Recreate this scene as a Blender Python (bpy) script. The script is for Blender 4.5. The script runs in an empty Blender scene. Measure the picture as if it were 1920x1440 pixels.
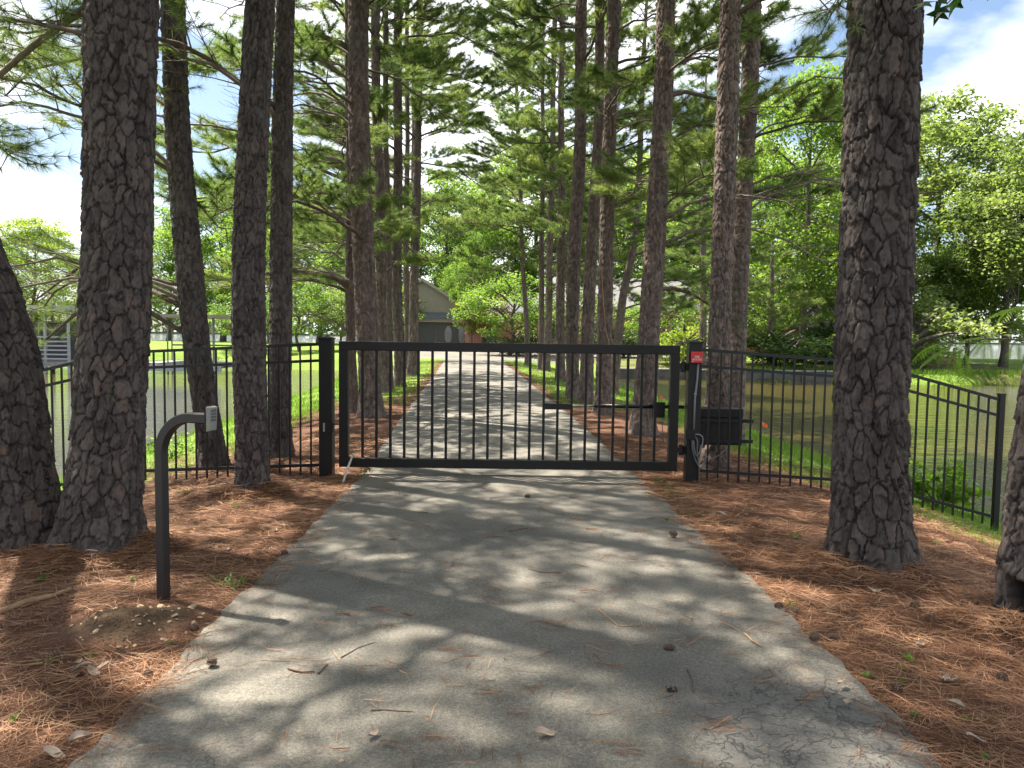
import bpy, math, random
import numpy as np
from mathutils import Matrix, Vector, Euler
R = math.radians
random.seed(7)
scn = bpy.context.scene
COL = scn.collection

# ------------------------------------------------------------------ camera
FPX = 1443.0
PITCH, ROLL, CAMH = R(3.77), R(0.75), 1.63
cam_data = bpy.data.cameras.new('camera')
cam = bpy.data.objects.new('camera', cam_data); COL.objects.link(cam)
cam_data.sensor_width = 36.0
cam_data.lens = 36.0 * FPX / 1920.0
cam_data.clip_start = 0.05
cam_data.clip_end = 3000
CAMR = Matrix.Rotation(math.pi / 2 - PITCH, 3, 'X') @ Matrix.Rotation(ROLL, 3, 'Z')
cam.matrix_world = Matrix.Translation((0, 0, CAMH)) @ CAMR.to_4x4()
scn.camera = cam

# ------------------------------------------------------------------ sky, sun, exposure
SUN_EL, SUN_AZ = R(62), R(-58)          # azimuth from +Y towards +X: sun high, over the keypad-side pond and slightly ahead
w = bpy.data.worlds.new('World'); scn.world = w; w.use_nodes = True
nt = w.node_tree; nt.nodes.clear()
def N(nt, typ, **kw):
    n = nt.nodes.new(typ)
    for k, v in kw.items():
        if k.startswith('i_'):
            n.inputs[k[2:].replace('_', ' ')].default_value = v
        else: setattr(n, k, v)
    return n
def ramp(nt, stops, interp='LINEAR'):
    n = nt.nodes.new('ShaderNodeValToRGB'); e = n.color_ramp.elements; n.color_ramp.interpolation = interp
    while len(e) < len(stops): e.new(0.5)
    for k, (p, c) in enumerate(stops):
        e[k].position = p; e[k].color = (c[0], c[1], c[2], 1) if hasattr(c, '__len__') else (c, c, c, 1)
    return n
out = N(nt, 'ShaderNodeOutputWorld'); bg = N(nt, 'ShaderNodeBackground'); bg.inputs['Strength'].default_value = 0.055
sky = N(nt, 'ShaderNodeTexSky', sky_type='NISHITA', sun_disc=False, sun_elevation=SUN_EL, sun_rotation=SUN_AZ, air_density=1.0, dust_density=1.2, ozone_density=1.0)
tc = N(nt, 'ShaderNodeTexCoord'); sep = N(nt, 'ShaderNodeSeparateXYZ'); nt.links.new(tc.outputs['Generated'], sep.inputs[0])
addz = N(nt, 'ShaderNodeMath', operation='ADD'); addz.inputs[1].default_value = 0.22; nt.links.new(sep.outputs['Z'], addz.inputs[0])
mx = N(nt, 'ShaderNodeMath', operation='MAXIMUM'); mx.inputs[1].default_value = 0.05; nt.links.new(addz.outputs[0], mx.inputs[0])
dv = N(nt, 'ShaderNodeVectorMath', operation='DIVIDE'); comb = N(nt, 'ShaderNodeCombineXYZ')
for k in range(3): nt.links.new(mx.outputs[0], comb.inputs[k])
nt.links.new(tc.outputs['Generated'], dv.inputs[0]); nt.links.new(comb.outputs[0], dv.inputs[1])
mp = N(nt, 'ShaderNodeMapping'); mp.inputs['Location'].default_value = (3.1, 0.4, 1.3); nt.links.new(dv.outputs[0], mp.inputs[0])
cn = N(nt, 'ShaderNodeTexNoise'); cn.inputs['Scale'].default_value = 1.15; cn.inputs['Detail'].default_value = 7; cn.inputs['Roughness'].default_value = 0.52
nt.links.new(mp.outputs[0], cn.inputs['Vector'])
cr = ramp(nt, [(0.43, 0.0), (0.55, 1.0)]); nt.links.new(cn.outputs['Fac'], cr.inputs[0])
cmix = N(nt, 'ShaderNodeMix', data_type='RGBA'); nt.links.new(cr.outputs[0], cmix.inputs['Factor']); nt.links.new(sky.outputs[0], cmix.inputs['A'])
cmix.inputs['B'].default_value = (9.0, 9.2, 9.6, 1)
nt.links.new(cmix.outputs['Result'], bg.inputs[0]); nt.links.new(bg.outputs[0], out.inputs[0])

sun_d = bpy.data.lights.new('sun', 'SUN'); sun_d.energy = 5.0; sun_d.angle = R(0.7); sun_d.color = (1.0, 0.91, 0.77)
sun = bpy.data.objects.new('sun', sun_d); COL.objects.link(sun)
SUNV = Vector((math.sin(SUN_AZ) * math.cos(SUN_EL), math.cos(SUN_AZ) * math.cos(SUN_EL), math.sin(SUN_EL)))
sun.rotation_euler = SUNV.to_track_quat('Z', 'Y').to_euler(); sun.location = (-20, 10, 40)

vs = scn.view_settings
vs.view_transform = 'Standard'; vs.look = 'None'; vs.gamma = 1; vs.use_curve_mapping = False; vs.exposure = 2.0
scn.cycles.use_denoising = True
scn.cycles.max_bounces = 4; scn.cycles.diffuse_bounces = 3; scn.cycles.glossy_bounces = 2; scn.cycles.transmission_bounces = 3; scn.cycles.transparent_max_bounces = 4; scn.cycles.use_light_tree = False; scn.cycles.debug_use_spatial_splits = True
scn.cycles.sample_clamp_indirect = 6

# ------------------------------------------------------------------ pixel helpers, ground shape
def ray(px, py):
    d = CAMR @ Vector(((px - 960) / FPX, (720 - py) / FPX, -1.0))
    return d
def P(px, py, Y):
    d = ray(px, py); t = Y / d.y
    return Vector((d.x * t, Y, CAMH + d.z * t))
_cy = [-40, 0, 3, 9, 20.4, 31, 45, 60, 200]; _cx = [.05, .05, .03, -.11, -.77, -1.4, -2.3, -3.2, -3.2]
def xc(y): return np.interp(y, _cy, _cx)
_ps = [0, 1.7, 2.4, 3.3, 4, 5, 6, 7.1, 8.5, 11, 30]; _pz = [0, -.01, -.03, -.1, -.22, -.44, -.67, -.92, -1.3, -1.6, -2.0]
def sdrect(x, y, x0, x1, y0, y1):            # positive inside
    return np.minimum(np.minimum(x - x0, x1 - x), np.minimum(y - y0, y1 - y))
def farprof(sd): return np.interp(sd, [-30, -5, 0, .35, 4, 15, 40], [-2.2, -1.6, -.95, -.4, -.12, .1, .25])
WATER = -.9
def ground(x, y):
    x = np.asarray(x, float); y = np.asarray(y, float)
    z = np.interp(np.abs(x - xc(y)), _ps, _pz)
    z = np.where(y > 78, -2.0, z)
    z = z - .09 * np.exp(-((y - 9.0) / 3.2) ** 2) * np.exp(-(x / 4.5) ** 2)
    s = np.abs(x - xc(y))
    rough = .014 * np.sin(x * 5.1 + 1.3 * np.sin(y * 2.3)) * np.sin(y * 4.3 + x) + .012 * np.sin(x * 11 + y * 7.7)
    z = z + rough * np.clip((s - 1.8) / .5, 0, 1) * np.clip((30 - y) / 10, 0, 1)
    wob = 1.2 * np.sin(x * .31) + .7 * np.sin(x * .83 + 1)
    far = np.maximum(np.maximum(farprof(sdrect(x, y + wob * (x > 16), 1.5, 150, 44, 76)), farprof(sdrect(x, y + wob, -90, 2, 63, 116))), farprof(sdrect(x, y, -18, 38, 50, 130)))
    return np.maximum(z, far)
def gz(x, y): return float(ground(x, y))
def G(px, py):
    d = ray(px, py); z = 0.0
    for _ in range(12):
        t = (z - CAMH) / d.z; z = gz(d.x * t, d.y * t)
    t = (z - CAMH) / d.z
    return Vector((d.x * t, d.y * t, z))

# ------------------------------------------------------------------ mesh helpers
def np_mesh(name, verts, faces, attrs=None, smooth=False):
    """faces: (n,k) int array, all with k corners"""
    me = bpy.data.meshes.new(name)
    verts = np.asarray(verts, np.float32).reshape(-1, 3); faces = np.asarray(faces, np.int32)
    n, k = faces.shape
    me.vertices.add(len(verts)); me.vertices.foreach_set('co', verts.ravel())
    me.loops.add(n * k); me.loops.foreach_set('vertex_index', faces.ravel())
    me.polygons.add(n); me.polygons.foreach_set('loop_start', np.arange(0, n * k, k, dtype=np.int32))
    me.polygons.foreach_set('use_smooth', np.full(n, smooth, bool))
    for an, av in (attrs or {}).items():
        a = me.attributes.new(an, 'FLOAT', 'POINT'); a.data.foreach_set('value', np.asarray(av, np.float32).ravel())
    me.update(calc_edges=True); me.validate()
    return me
def link(name, me, mat=None, parent=None, loc=None, rot=None, scale=None):
    o = bpy.data.objects.new(name, me); COL.objects.link(o)
    if mat is not None and me is not None and len(me.materials) == 0: me.materials.append(mat)
    if parent is not None: o.parent = parent
    if loc is not None: o.location = loc
    if rot is not None: o.rotation_euler = rot
    if scale is not None: o.scale = scale if hasattr(scale, '__len__') else (scale,) * 3
    return o
def tag(o, label=None, cat=None, group=None, kind=None):
    if label: o['label'] = label
    if cat: o['category'] = cat
    if group: o['group'] = group
    if kind: o['kind'] = kind
    return o
def empty(name, loc, label, cat, group=None, rz=0):
    o = bpy.data.objects.new(name, None); COL.objects.link(o); o.location = loc; o.rotation_euler = (0, 0, rz); o.empty_display_size = .1
    return tag(o, label, cat, group)

class MB:
    def __init__(s): s.v = []; s.f = []
    def add(s, vs, fs):
        b = len(s.v); s.v += [tuple(v) for v in vs]; s.f += [tuple(b + i for i in f) for f in fs]; return s
    def box(s, x0, x1, y0, y1, z0, z1):
        v = [(x, y, z) for z in (z0, z1) for y in (y0, y1) for x in (x0, x1)]
        return s.add(v, [(0, 2, 3, 1), (4, 5, 7, 6), (0, 1, 5, 4), (2, 6, 7, 3), (0, 4, 6, 2), (1, 3, 7, 5)])
    def bar(s, a, b, wd, ht, up=(0, 0, 1)):
        a, b = Vector(a), Vector(b); d = (b - a).normalized(); u = Vector(up); sd = d.cross(u).normalized(); u = sd.cross(d).normalized()
        v = [p + sd * (i * wd / 2) + u * (j * ht / 2) for p in (a, b) for (i, j) in ((-1, -1), (1, -1), (1, 1), (-1, 1))]
        return s.add(v, [(0, 3, 2, 1), (4, 5, 6, 7), (0, 1, 5, 4), (1, 2, 6, 5), (2, 3, 7, 6), (3, 0, 4, 7)])
    def tube(s, pts, rad, n=8, caps=True):
        pts = [Vector(p) for p in pts]; rad = rad if hasattr(rad, '__len__') else [rad] * len(pts)
        b = len(s.v); up = None
        for i, p in enumerate(pts):
            d = (pts[min(i + 1, len(pts) - 1)] - pts[max(i - 1, 0)]).normalized()
            if up is None: up = Vector((0, 0, 1)) if abs(d.z) < .9 else Vector((1, 0, 0))
            sd = d.cross(up).normalized(); up = sd.cross(d).normalized()
            for k in range(n):
                a = 2 * math.pi * k / n; s.v.append(tuple(p + (sd * math.cos(a) + up * math.sin(a)) * rad[i]))
        for i in range(len(pts) - 1):
            for k in range(n):
                k2 = (k + 1) % n; s.f.append((b + i * n + k, b + i * n + k2, b + (i + 1) * n + k2, b + (i + 1) * n + k))
        if caps:
            s.f.append(tuple(b + k for k in reversed(range(n)))); s.f.append(tuple(b + (len(pts) - 1) * n + k for k in range(n)))
        return s
    def mesh(s, name, smooth=False):
        me = bpy.data.meshes.new(name); me.from_pydata(s.v, [], s.f); me.update()
        if smooth: me.polygons.foreach_set('use_smooth', [True] * len(me.polygons))
        return me
    def build(s, name, mat, parent=None, smooth=False, bevel=0, loc=None, rot=None):
        o = link(name, s.mesh(name, smooth), mat, parent, loc, rot)
        if bevel:
            m = o.modifiers.new('bevel', 'BEVEL'); m.width = bevel; m.segments = 2; m.limit_method = 'ANGLE'
        return o

# ------------------------------------------------------------------ materials
def mat_new(name):
    m = bpy.data.materials.new(name); m.use_nodes = True
    nt = m.node_tree; b = nt.nodes['Principled BSDF']; return m, nt, b
def coords(nt, kind='Object', scale=(1, 1, 1)):
    if kind == 'World':
        g = N(nt, 'ShaderNodeNewGeometry'); o = g.outputs['Position']
    else:
        o = N(nt, 'ShaderNodeTexCoord').outputs[kind]
    m = N(nt, 'ShaderNodeMapping'); m.inputs['Scale'].default_value = scale; nt.links.new(o, m.inputs[0]); return m.outputs[0]
def noise(nt, vec, scale, detail=4, rough=.55):
    n = N(nt, 'ShaderNodeTexNoise'); n.inputs['Scale'].default_value = scale; n.inputs['Detail'].default_value = detail; n.inputs['Roughness'].default_value = rough
    nt.links.new(vec, n.inputs['Vector']); return n.outputs['Fac']
def mix(nt, fac, a, b, blend='MIX'):
    n = N(nt, 'ShaderNodeMix', data_type='RGBA', blend_type=blend)
    for key, val in (('Factor', fac), ('A', a), ('B', b)):
        if hasattr(val, 'links') or hasattr(val, 'is_output'): nt.links.new(val, n.inputs[key])
        elif key == 'Factor': n.inputs[key].default_value = val
        else: n.inputs[key].default_value = (*val, 1)
    return n.outputs['Result']
def math_(nt, op, a, b=0.5, clamp=False):
    n = N(nt, 'ShaderNodeMath', operation=op, use_clamp=clamp)
    for k, val in enumerate((a, b)):
        if hasattr(val, 'is_output'): nt.links.new(val, n.inputs[k])
        else: n.inputs[k].default_value = val
    return n.outputs[0]
def attr(nt, name): return N(nt, 'ShaderNodeAttribute', attribute_name=name).outputs['Fac']
def bump(nt, b, h, strength, dist):
    n = N(nt, 'ShaderNodeBump'); n.inputs['Strength'].default_value = strength; n.inputs['Distance'].default_value = dist
    nt.links.new(h, n.inputs['Height']); nt.links.new(n.outputs[0], b.inputs['Normal']); return n
def rr(nt, src, stops):
    r = ramp(nt, stops); nt.links.new(src, r.inputs[0]); return r.outputs[0]
def simple(name, col, rough=.6, metal=0, var=.25, scale=8, bmp=0, spec=.5):
    m, nt, b = mat_new(name); v = coords(nt)
    f = noise(nt, v, scale, 5); c = rr(nt, f, [(.3, [x * (1 - var) for x in col]), (.7, [min(1, x * (1 + var)) for x in col])])
    nt.links.new(c, b.inputs['Base Color']); b.inputs['Roughness'].default_value = rough; b.inputs['Metallic'].default_value = metal
    b.inputs['Specular IOR Level'].default_value = spec
    if bmp: bump(nt, b, noise(nt, v, scale * 4, 4), .6, bmp)
    return m
def leafmat(name, c0, c1, c2, trans=.35, scale=1.2, rough=.55, attr_name=None):
    m, nt, b = mat_new(name); v = coords(nt)
    f = noise(nt, v, scale, 3)
    oi = N(nt, 'ShaderNodeObjectInfo').outputs['Random']
    if attr_name: f = math_(nt, 'ADD', math_(nt, 'MULTIPLY', f, .5), math_(nt, 'MULTIPLY', attr(nt, attr_name), .5))
    f = math_(nt, 'ADD', f, math_(nt, 'MULTIPLY', math_(nt, 'SUBTRACT', oi, .5), .16))
    c = rr(nt, f, [(.28, c0), (.5, c1), (.74, c2)])
    nt.links.new(c, b.inputs['Base Color']); b.inputs['Roughness'].default_value = rough; b.inputs['Specular IOR Level'].default_value = .3
    t = N(nt, 'ShaderNodeBsdfTranslucent'); tcx = mix(nt, 1.0, c, (1.25, 1.35, .7), 'MULTIPLY'); nt.links.new(tcx, t.inputs[0])
    ms = N(nt, 'ShaderNodeMixShader'); ms.inputs[0].default_value = trans
    nt.links.new(b.outputs[0], ms.inputs[1]); nt.links.new(t.outputs[0], ms.inputs[2])
    nt.links.new(ms.outputs[0], nt.nodes['Material Output'].inputs[0]); return m
M = {}
# bark with plates: tone of each plate comes from the mesh
def barkmat(name, tones, fine=60):
    m, nt, b = mat_new(name); v = coords(nt)
    pl = attr(nt, 'plate'); n1 = noise(nt, coords(nt, 'Object', (1, 1, .35)), fine, 5, .65); n2 = noise(nt, v, 2.2, 3)
    f = math_(nt, 'ADD', math_(nt, 'MULTIPLY', pl, .62), math_(nt, 'MULTIPLY', n1, .38))
    c = rr(nt, f, tones); c = mix(nt, math_(nt, 'MULTIPLY', rr(nt, n2, [(.52, 0), (.68, 1)]), .4), c, (.105, .10, .092))
    nt.links.new(c, b.inputs['Base Color']); b.inputs['Roughness'].default_value = .93; b.inputs['Specular IOR Level'].default_value = .2
    bump(nt, b, n1, .8, .012); return m
M['bark'] = barkmat('pine_bark', [(.15, (.020, .017, .016)), (.34, (.046, .038, .036)), (.50, (.076, .064, .060)), (.66, (.112, .092, .083)), (.80, (.155, .095, .07))])
M['bark_far'] = barkmat('pine_bark_slender', [(.15, (.042, .033, .030)), (.36, (.09, .07, .062)), (.55, (.15, .115, .10)), (.70, (.21, .16, .138)), (.84, (.25, .15, .11))], 40)
M['limb'] = simple('limb_bark', (.10, .08, .066), .95, 0, .35, 9, .004, .2)
M['dead_limb'] = simple('dead_limb_bark', (.16, .135, .115), .95, 0, .35, 9, .004, .2)
M['oakbark'] = simple('broadleaf_bark', (.105, .09, .075), .95, 0, .35, 7, .01, .2)
M['needles'] = leafmat('pine_needles', (.065, .10, .038), (.125, .18, .066), (.22, .265, .105), .55, .7, .5)
M['leaf_a'] = leafmat('leaf_green', (.085, .15, .028), (.155, .245, .045), (.25, .34, .075), .52, .45, .5, 'tone')
M['leaf_b'] = leafmat('leaf_dusty_green', (.10, .145, .048), (.18, .235, .08), (.26, .30, .125), .52, .45, .5, 'tone')
M['leaf_lime'] = leafmat('leaf_lime', (.12, .18, .02), (.22, .30, .035), (.33, .38, .05), .45, 1.5, .5, 'tone')
M['leaf_red'] = leafmat('leaf_red', (.13, .055, .035), (.22, .095, .055), (.28, .15, .075), .4, 1.5, .5, 'tone')
M['leaf_dark'] = leafmat('leaf_dark', (.02, .05, .015), (.04, .085, .022), (.075, .125, .03), .35, 1.5, .45, 'tone')
M['leaf_bright'] = leafmat('leaf_bright', (.10, .19, .02), (.18, .31, .035), (.28, .40, .055), .55, 2.5, .45, 'tone')
M['far_leaf'] = leafmat('far_wood_leaf', (.05, .085, .035), (.08, .12, .05), (.12, .16, .07), .3, .05, .6)
M['grass'] = leafmat('grass_blade', (.08, .15, .02), (.13, .225, .032), (.21, .30, .05), .45, .9, .5, 'tone')
M['weed'] = leafmat('weed_leaf', (.06, .11, .02), (.11, .18, .03), (.20, .26, .06), .4, 3, .5)
M['straw'] = leafmat('pine_straw', (.08, .036, .02), (.21, .10, .053), (.41, .25, .15), .12, 3.0, .6, 'tone')
M['black'] = simple('black_powder_coat', (.006, .006, .007), .42, 0, .15, 30, .0004, .35)
M['black_dull'] = simple('black_plastic', (.008, .008, .009), .5, 0, .2, 20, .0006, .3)
M['bronze'] = simple('dark_bronze_steel', (.013, .011, .012), .45, 0, .2, 18, .0004, .5)
M['steel'] = simple('galvanised_steel', (.32, .33, .34), .4, .7, .2, 25, 0)
M['keypad'] = simple('keypad_housing', (.22, .225, .21), .45, .2, .08, 12)
M['button'] = simple('keypad_button', (.09, .09, .1), .5, 0, .1)
M['red'] = simple('red_paint', (.52, .02, .025), .4, 0, .12, 30)
M['white_ink'] = simple('white_lettering', (.75, .75, .72), .6, 0, .03)
M['conduit'] = simple('grey_conduit', (.17, .18, .185), .5, 0, .1)
M['cable'] = simple('grey_cable', (.10, .10, .105), .5, 0, .1)
M['orange'] = simple('orange_flag_film', (.85, .16, .03), .5, 0, .08)
M['pvc'] = simple('weathered_stick', (.42, .39, .34), .8, 0, .2, 30)
M['stone'] = simple('tan_stone_chip', (.34, .25, .155), .9, 0, .3, 20, .002)
M['cone'] = simple('pine_cone_scale', (.14, .092, .065), .85, 0, .4, 40)
M['dryleaf'] = simple('dry_leaf', (.30, .235, .185), .8, 0, .3, 25)
M['twig'] = simple('twig_bark', (.11, .075, .055), .95, 0, .35, 30)
M['stick'] = simple('bare_stick', (.27, .17, .10), .9, 0, .3, 25)
M['dock_white'] = simple('dock_paint', (.30, .31, .33), .6, 0, .1)
M['dock_dark'] = simple('dark_dock_boards', (.06, .065, .075), .7, 0, .2)  # dark blue-grey board colour for the dock's store room
M['dock_grey'] = simple('weathered_dock', (.2, .195, .19), .85, 0, .2, 4)
M['cream'] = simple('cream_stucco', (.21, .195, .15), .85, 0, .06, 3)
M['trim'] = simple('tan_trim', (.25, .225, .17), .7, 0, .08)
M['shingle'] = simple('blue_grey_shingle', (.07, .085, .095), .9, 0, .2, 6)
M['shingle_pale'] = simple('pale_grey_shingle', (.12, .12, .125), .9, 0, .15, 4)
M['door_dark'] = simple('dark_garage_door', (.035, .04, .042), .4, 0, .1)
M['glass'] = simple('window_glass', (.05, .055, .06), .06, 0, .05, 5, 0, .8)
M['wood'] = simple('brown_fence_wood', (.17, .09, .06), .85, 0, .3, 6)
M['wall_timber'] = simple('dark_retaining_timber', (.085, .082, .078), .9, 0, .35, 3, .01)
# brick
m, nt, b = mat_new('red_brick'); v = coords(nt, 'Object')
sp = N(nt, 'ShaderNodeSeparateXYZ'); nt.links.new(v, sp.inputs[0]); cb = N(nt, 'ShaderNodeCombineXYZ')
nt.links.new(math_(nt, 'ADD', sp.outputs[0], sp.outputs[1]), cb.inputs[0]); nt.links.new(sp.outputs[2], cb.inputs[1])
bt = N(nt, 'ShaderNodeTexBrick'); nt.links.new(cb.outputs[0], bt.inputs['Vector']); bt.inputs['Scale'].default_value = 1
bt.inputs['Color1'].default_value = (.24, .085, .055, 1); bt.inputs['Color2'].default_value = (.34, .13, .08, 1); bt.inputs['Mortar'].default_value = (.32, .27, .23, 1)
bt.inputs['Brick Width'].default_value = .30; bt.inputs['Row Height'].default_value = .10; bt.inputs['Mortar Size'].default_value = .012
nt.links.new(bt.outputs[0], b.inputs['Base Color']); b.inputs['Roughness'].default_value = .9; M['brick'] = m
# ground
m, nt, b = mat_new('ground_cover'); v = coords(nt, 'World')
ga, da = attr(nt, 'grass'), attr(nt, 'dirt')
n1 = noise(nt, v, 1.3, 5); n2 = noise(nt, coords(nt, 'World', (1, 2.2, 1)), 26, 5, .7); n3 = noise(nt, v, 90, 3, .7); n4 = noise(nt, v, .5, 4)
cst = rr(nt, math_(nt, 'ADD', math_(nt, 'MULTIPLY', n2, .55), math_(nt, 'MULTIPLY', n3, .45)), [(.28, (.028, .014, .010)), (.45, (.075, .036, .023)), (.58, (.13, .067, .041)), (.75, (.22, .13, .082))])
cst = mix(nt, rr(nt, n1, [(.5, 0), (.75, .5)]), cst, (.19, .125, .085))
cgr = rr(nt, math_(nt, 'ADD', math_(nt, 'MULTIPLY', n2, .6), math_(nt, 'MULTIPLY', n4, .4)), [(.3, (.055, .09, .016)), (.5, (.115, .185, .03)), (.7, (.19, .255, .05))])
gm = math_(nt, 'ADD', ga, math_(nt, 'MULTIPLY', math_(nt, 'SUBTRACT', math_(nt, 'ADD', math_(nt, 'MULTIPLY', n1, .6), math_(nt, 'MULTIPLY', n2, .4)), .5), 2.2))
c = mix(nt, rr(nt, gm, [(.42, 0), (.62, 1)]), cst, cgr)
cdi = rr(nt, math_(nt, 'ADD', math_(nt, 'MULTIPLY', n2, .5), math_(nt, 'MULTIPLY', n3, .5)), [(.35, (.035, .022, .015)), (.65, (.12, .08, .05))])
c = mix(nt, rr(nt, math_(nt, 'ADD', da, math_(nt, 'MULTIPLY', math_(nt, 'SUBTRACT', n1, .5), .6)), [(.4, 0), (.65, 1)]), c, cdi)
nt.links.new(c, b.inputs['Base Color']); b.inputs['Roughness'].default_value = .95; b.inputs['Specular IOR Level'].default_value = .15
bump(nt, b, math_(nt, 'ADD', n2, math_(nt, 'MULTIPLY', n3, .5)), .9, .02); M['ground'] = m
# driveway
m, nt, b = mat_new('weathered_asphalt'); v = coords(nt, 'World')
n1 = noise(nt, v, .9, 5); n2 = noise(nt, v, 5, 5, .6); n3 = noise(nt, v, 190, 2, .8); n5 = noise(nt, v, 60, 3, .7)
c = rr(nt, n1, [(.33, (.085, .082, .074)), (.5, (.13, .122, .106)), (.66, (.185, .172, .148))])
c = mix(nt, rr(nt, n2, [(.45, 0), (.7, .45)]), c, (.09, .089, .08))
c = mix(nt, 1.0, c, rr(nt, math_(nt, 'ADD', math_(nt, 'MULTIPLY', n3, .6), math_(nt, 'MULTIPLY', n5, .4)), [(.3, .32), (.5, .97), (.68, 1.9)]), 'MULTIPLY')
# dark worn patch and crackle near one edge
sp = N(nt, 'ShaderNodeSeparateXYZ'); nt.links.new(v, sp.inputs[0])
def blob(cx_, cy_, rx, ry):
    dx = math_(nt, 'DIVIDE', math_(nt, 'SUBTRACT', sp.outputs[0], cx_), rx); dy = math_(nt, 'DIVIDE', math_(nt, 'SUBTRACT', sp.outputs[1], cy_), ry)
    d = math_(nt, 'ADD', math_(nt, 'MULTIPLY', dx, dx), math_(nt, 'MULTIPLY', dy, dy))
    return math_(nt, 'SUBTRACT', 1.0, d, True)
bl = blob(1.28, 2.95, .7, .85)
bl2 = math_(nt, 'ADD', bl, math_(nt, 'MULTIPLY', math_(nt, 'SUBTRACT', n2, .5), 1.1))
wv = N(nt, 'ShaderNodeVectorMath', operation='ADD'); nz = N(nt, 'ShaderNodeTexNoise'); nz.inputs['Scale'].default_value = 5; nz.inputs['Detail'].default_value = 4; nt.links.new(v, nz.inputs['Vector'])
sc = N(nt, 'ShaderNodeVectorMath', operation='SCALE'); sc.inputs['Scale'].default_value = .5; nt.links.new(nz.outputs['Color'], sc.inputs[0]); nt.links.new(v, wv.inputs[0]); nt.links.new(sc.outputs[0], wv.inputs[1])
vo = N(nt, 'ShaderNodeTexVoronoi', feature='DISTANCE_TO_EDGE'); vo.inputs['Scale'].default_value = 6.5; nt.links.new(wv.outputs[0], vo.inputs['Vector'])
vo2 = N(nt, 'ShaderNodeTexVoronoi', feature='DISTANCE_TO_EDGE'); vo2.inputs['Scale'].default_value = 2.6; nt.links.new(wv.outputs[0], vo2.inputs['Vector'])
ck = math_(nt, 'MAXIMUM', rr(nt, vo.outputs['Distance'], [(.0, 1), (.028, 0)]), rr(nt, vo2.outputs['Distance'], [(.0, 1), (.022, 0)]))
ckm = math_(nt, 'MULTIPLY', ck, rr(nt, bl2, [(.25, 0), (.55, 1)]))
c = mix(nt, math_(nt, 'MULTIPLY', rr(nt, bl2, [(.2, 0), (.7, 1)]), .38), c, (.085, .087, .095))
c = mix(nt, math_(nt, 'MULTIPLY', math_(nt, 'MULTIPLY', ckm, rr(nt, n2, [(.38, .25), (.6, 1)])), .8), c, (.03, .03, .03))
nt.links.new(c, b.inputs['Base Color']); b.inputs['Roughness'].default_value = .88; b.inputs['Specular IOR Level'].default_value = .3
bump(nt, b, math_(nt, 'SUBTRACT', math_(nt, 'ADD', n3, math_(nt, 'MULTIPLY', n5, .7)), math_(nt, 'MULTIPLY', ckm, 2.0)), .7, .006); M['asphalt'] = m
# water
m, nt, b = mat_new('pond_water'); v = coords(nt, 'World', (.55, 1.5, 1))
n1 = noise(nt, v, 2.0, 3, .5); n2 = noise(nt, v, 7, 3, .6); n3 = noise(nt, v, .05, 2)
nt.links.new(rr(nt, n3, [(.4, (.034, .031, .010)), (.6, (.055, .045, .014))]), b.inputs['Base Color'])
b.inputs['Roughness'].default_value = .03; b.inputs['IOR'].default_value = 1.33
bump(nt, b, math_(nt, 'ADD', n1, math_(nt, 'MULTIPLY', n2, .3)), .55, .16); M['water'] = m

# ------------------------------------------------------------------ terrain, water, driveway
def axis(segs):
    out = []
    for a, b_, st in segs: out += list(np.arange(a, b_, st))
    return np.array(out + [segs[-1][1]])
ax = axis([(-900, -120, 130), (-120, -30, 6), (-30, -11, 1.0), (-11, -6, .3), (-6, 6, .12), (6, 11, .3), (11, 40, 1.0), (40, 130, 6), (130, 900, 128)])
ay = axis([(-60, -8, 4), (-8, 0, .5), (0, 12, .12), (12, 40, .35), (40, 80, .7), (80, 140, 3), (140, 1000, 120)])
X, Y = np.meshgrid(ax, ay); Z = ground(X, Y)
Z = np.where((np.abs(X) > 155) | (Y > 140), -2.2, Z)
mound_c = G(250, 1178)
Z = Z + .11 * np.exp(-(((X - mound_c.x) / .28) ** 2 + ((Y - mound_c.y) / .26) ** 2))
FEET = [(P(a_, 900, y_).x, y_, r_) for a_, y_, r_ in ((35, 6.15, .40), (190, 5.95, .40), (473, 8.05, .24), (1945, 4.45, .30), (1632, 5.62, .37))]
def heap(x, y):
    z = 0
    for k_, (fx_, fy_, fr_) in enumerate(FEET):
        d_ = np.hypot(x - fx_, y - fy_); a_ = np.arctan2(y - fy_, x - fx_); z = z + (.055 + .03 * np.sin(3 * a_ + k_) + .015 * np.sin(7 * a_ + 2 * k_)) * np.exp(-(np.clip(d_ - fr_, 0, None) / .22) ** 2)
    return z
Z = Z + heap(X, Y)
s_ = np.abs(X - xc(Y))
gr = np.clip((s_ - 4.6) / .9, 0, 1) * 1.0
mid = np.clip((Y - 9.3) / 1.0, 0, 1)
gr = np.maximum(gr, mid * np.clip((s_ - 3.9) / .7, 0, 1))
fz = np.clip((Y - 15) / 6, 0, 1) * np.clip((60 - Y) / 8, 0, 1)
gr = np.maximum(gr, fz * .62 * np.clip((s_ - 1.7) / .4, 0, 1))
gr = np.where(Y > 44, np.maximum(gr, .9), gr)
dirt = np.clip(1.25 - np.hypot((X - mound_c.x) / .42, (Y - mound_c.y) / .38), 0, 1) * 1.0
dirt = np.maximum(dirt, .55 * ((X > 5) & (X < 32) & (Y > 43) & (Y < 53)))
nx, ny = len(ax), len(ay)
idx = np.arange(nx * ny).reshape(ny, nx)
F = np.stack([idx[:-1, :-1], idx[:-1, 1:], idx[1:, 1:], idx[1:, :-1]], -1).reshape(-1, 4)
tme = np_mesh('ground', np.stack([X, Y, Z], -1), F, {'grass': gr, 'dirt': dirt}, True)
tag(link('ground', tme, M['ground']), kind='structure')
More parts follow.
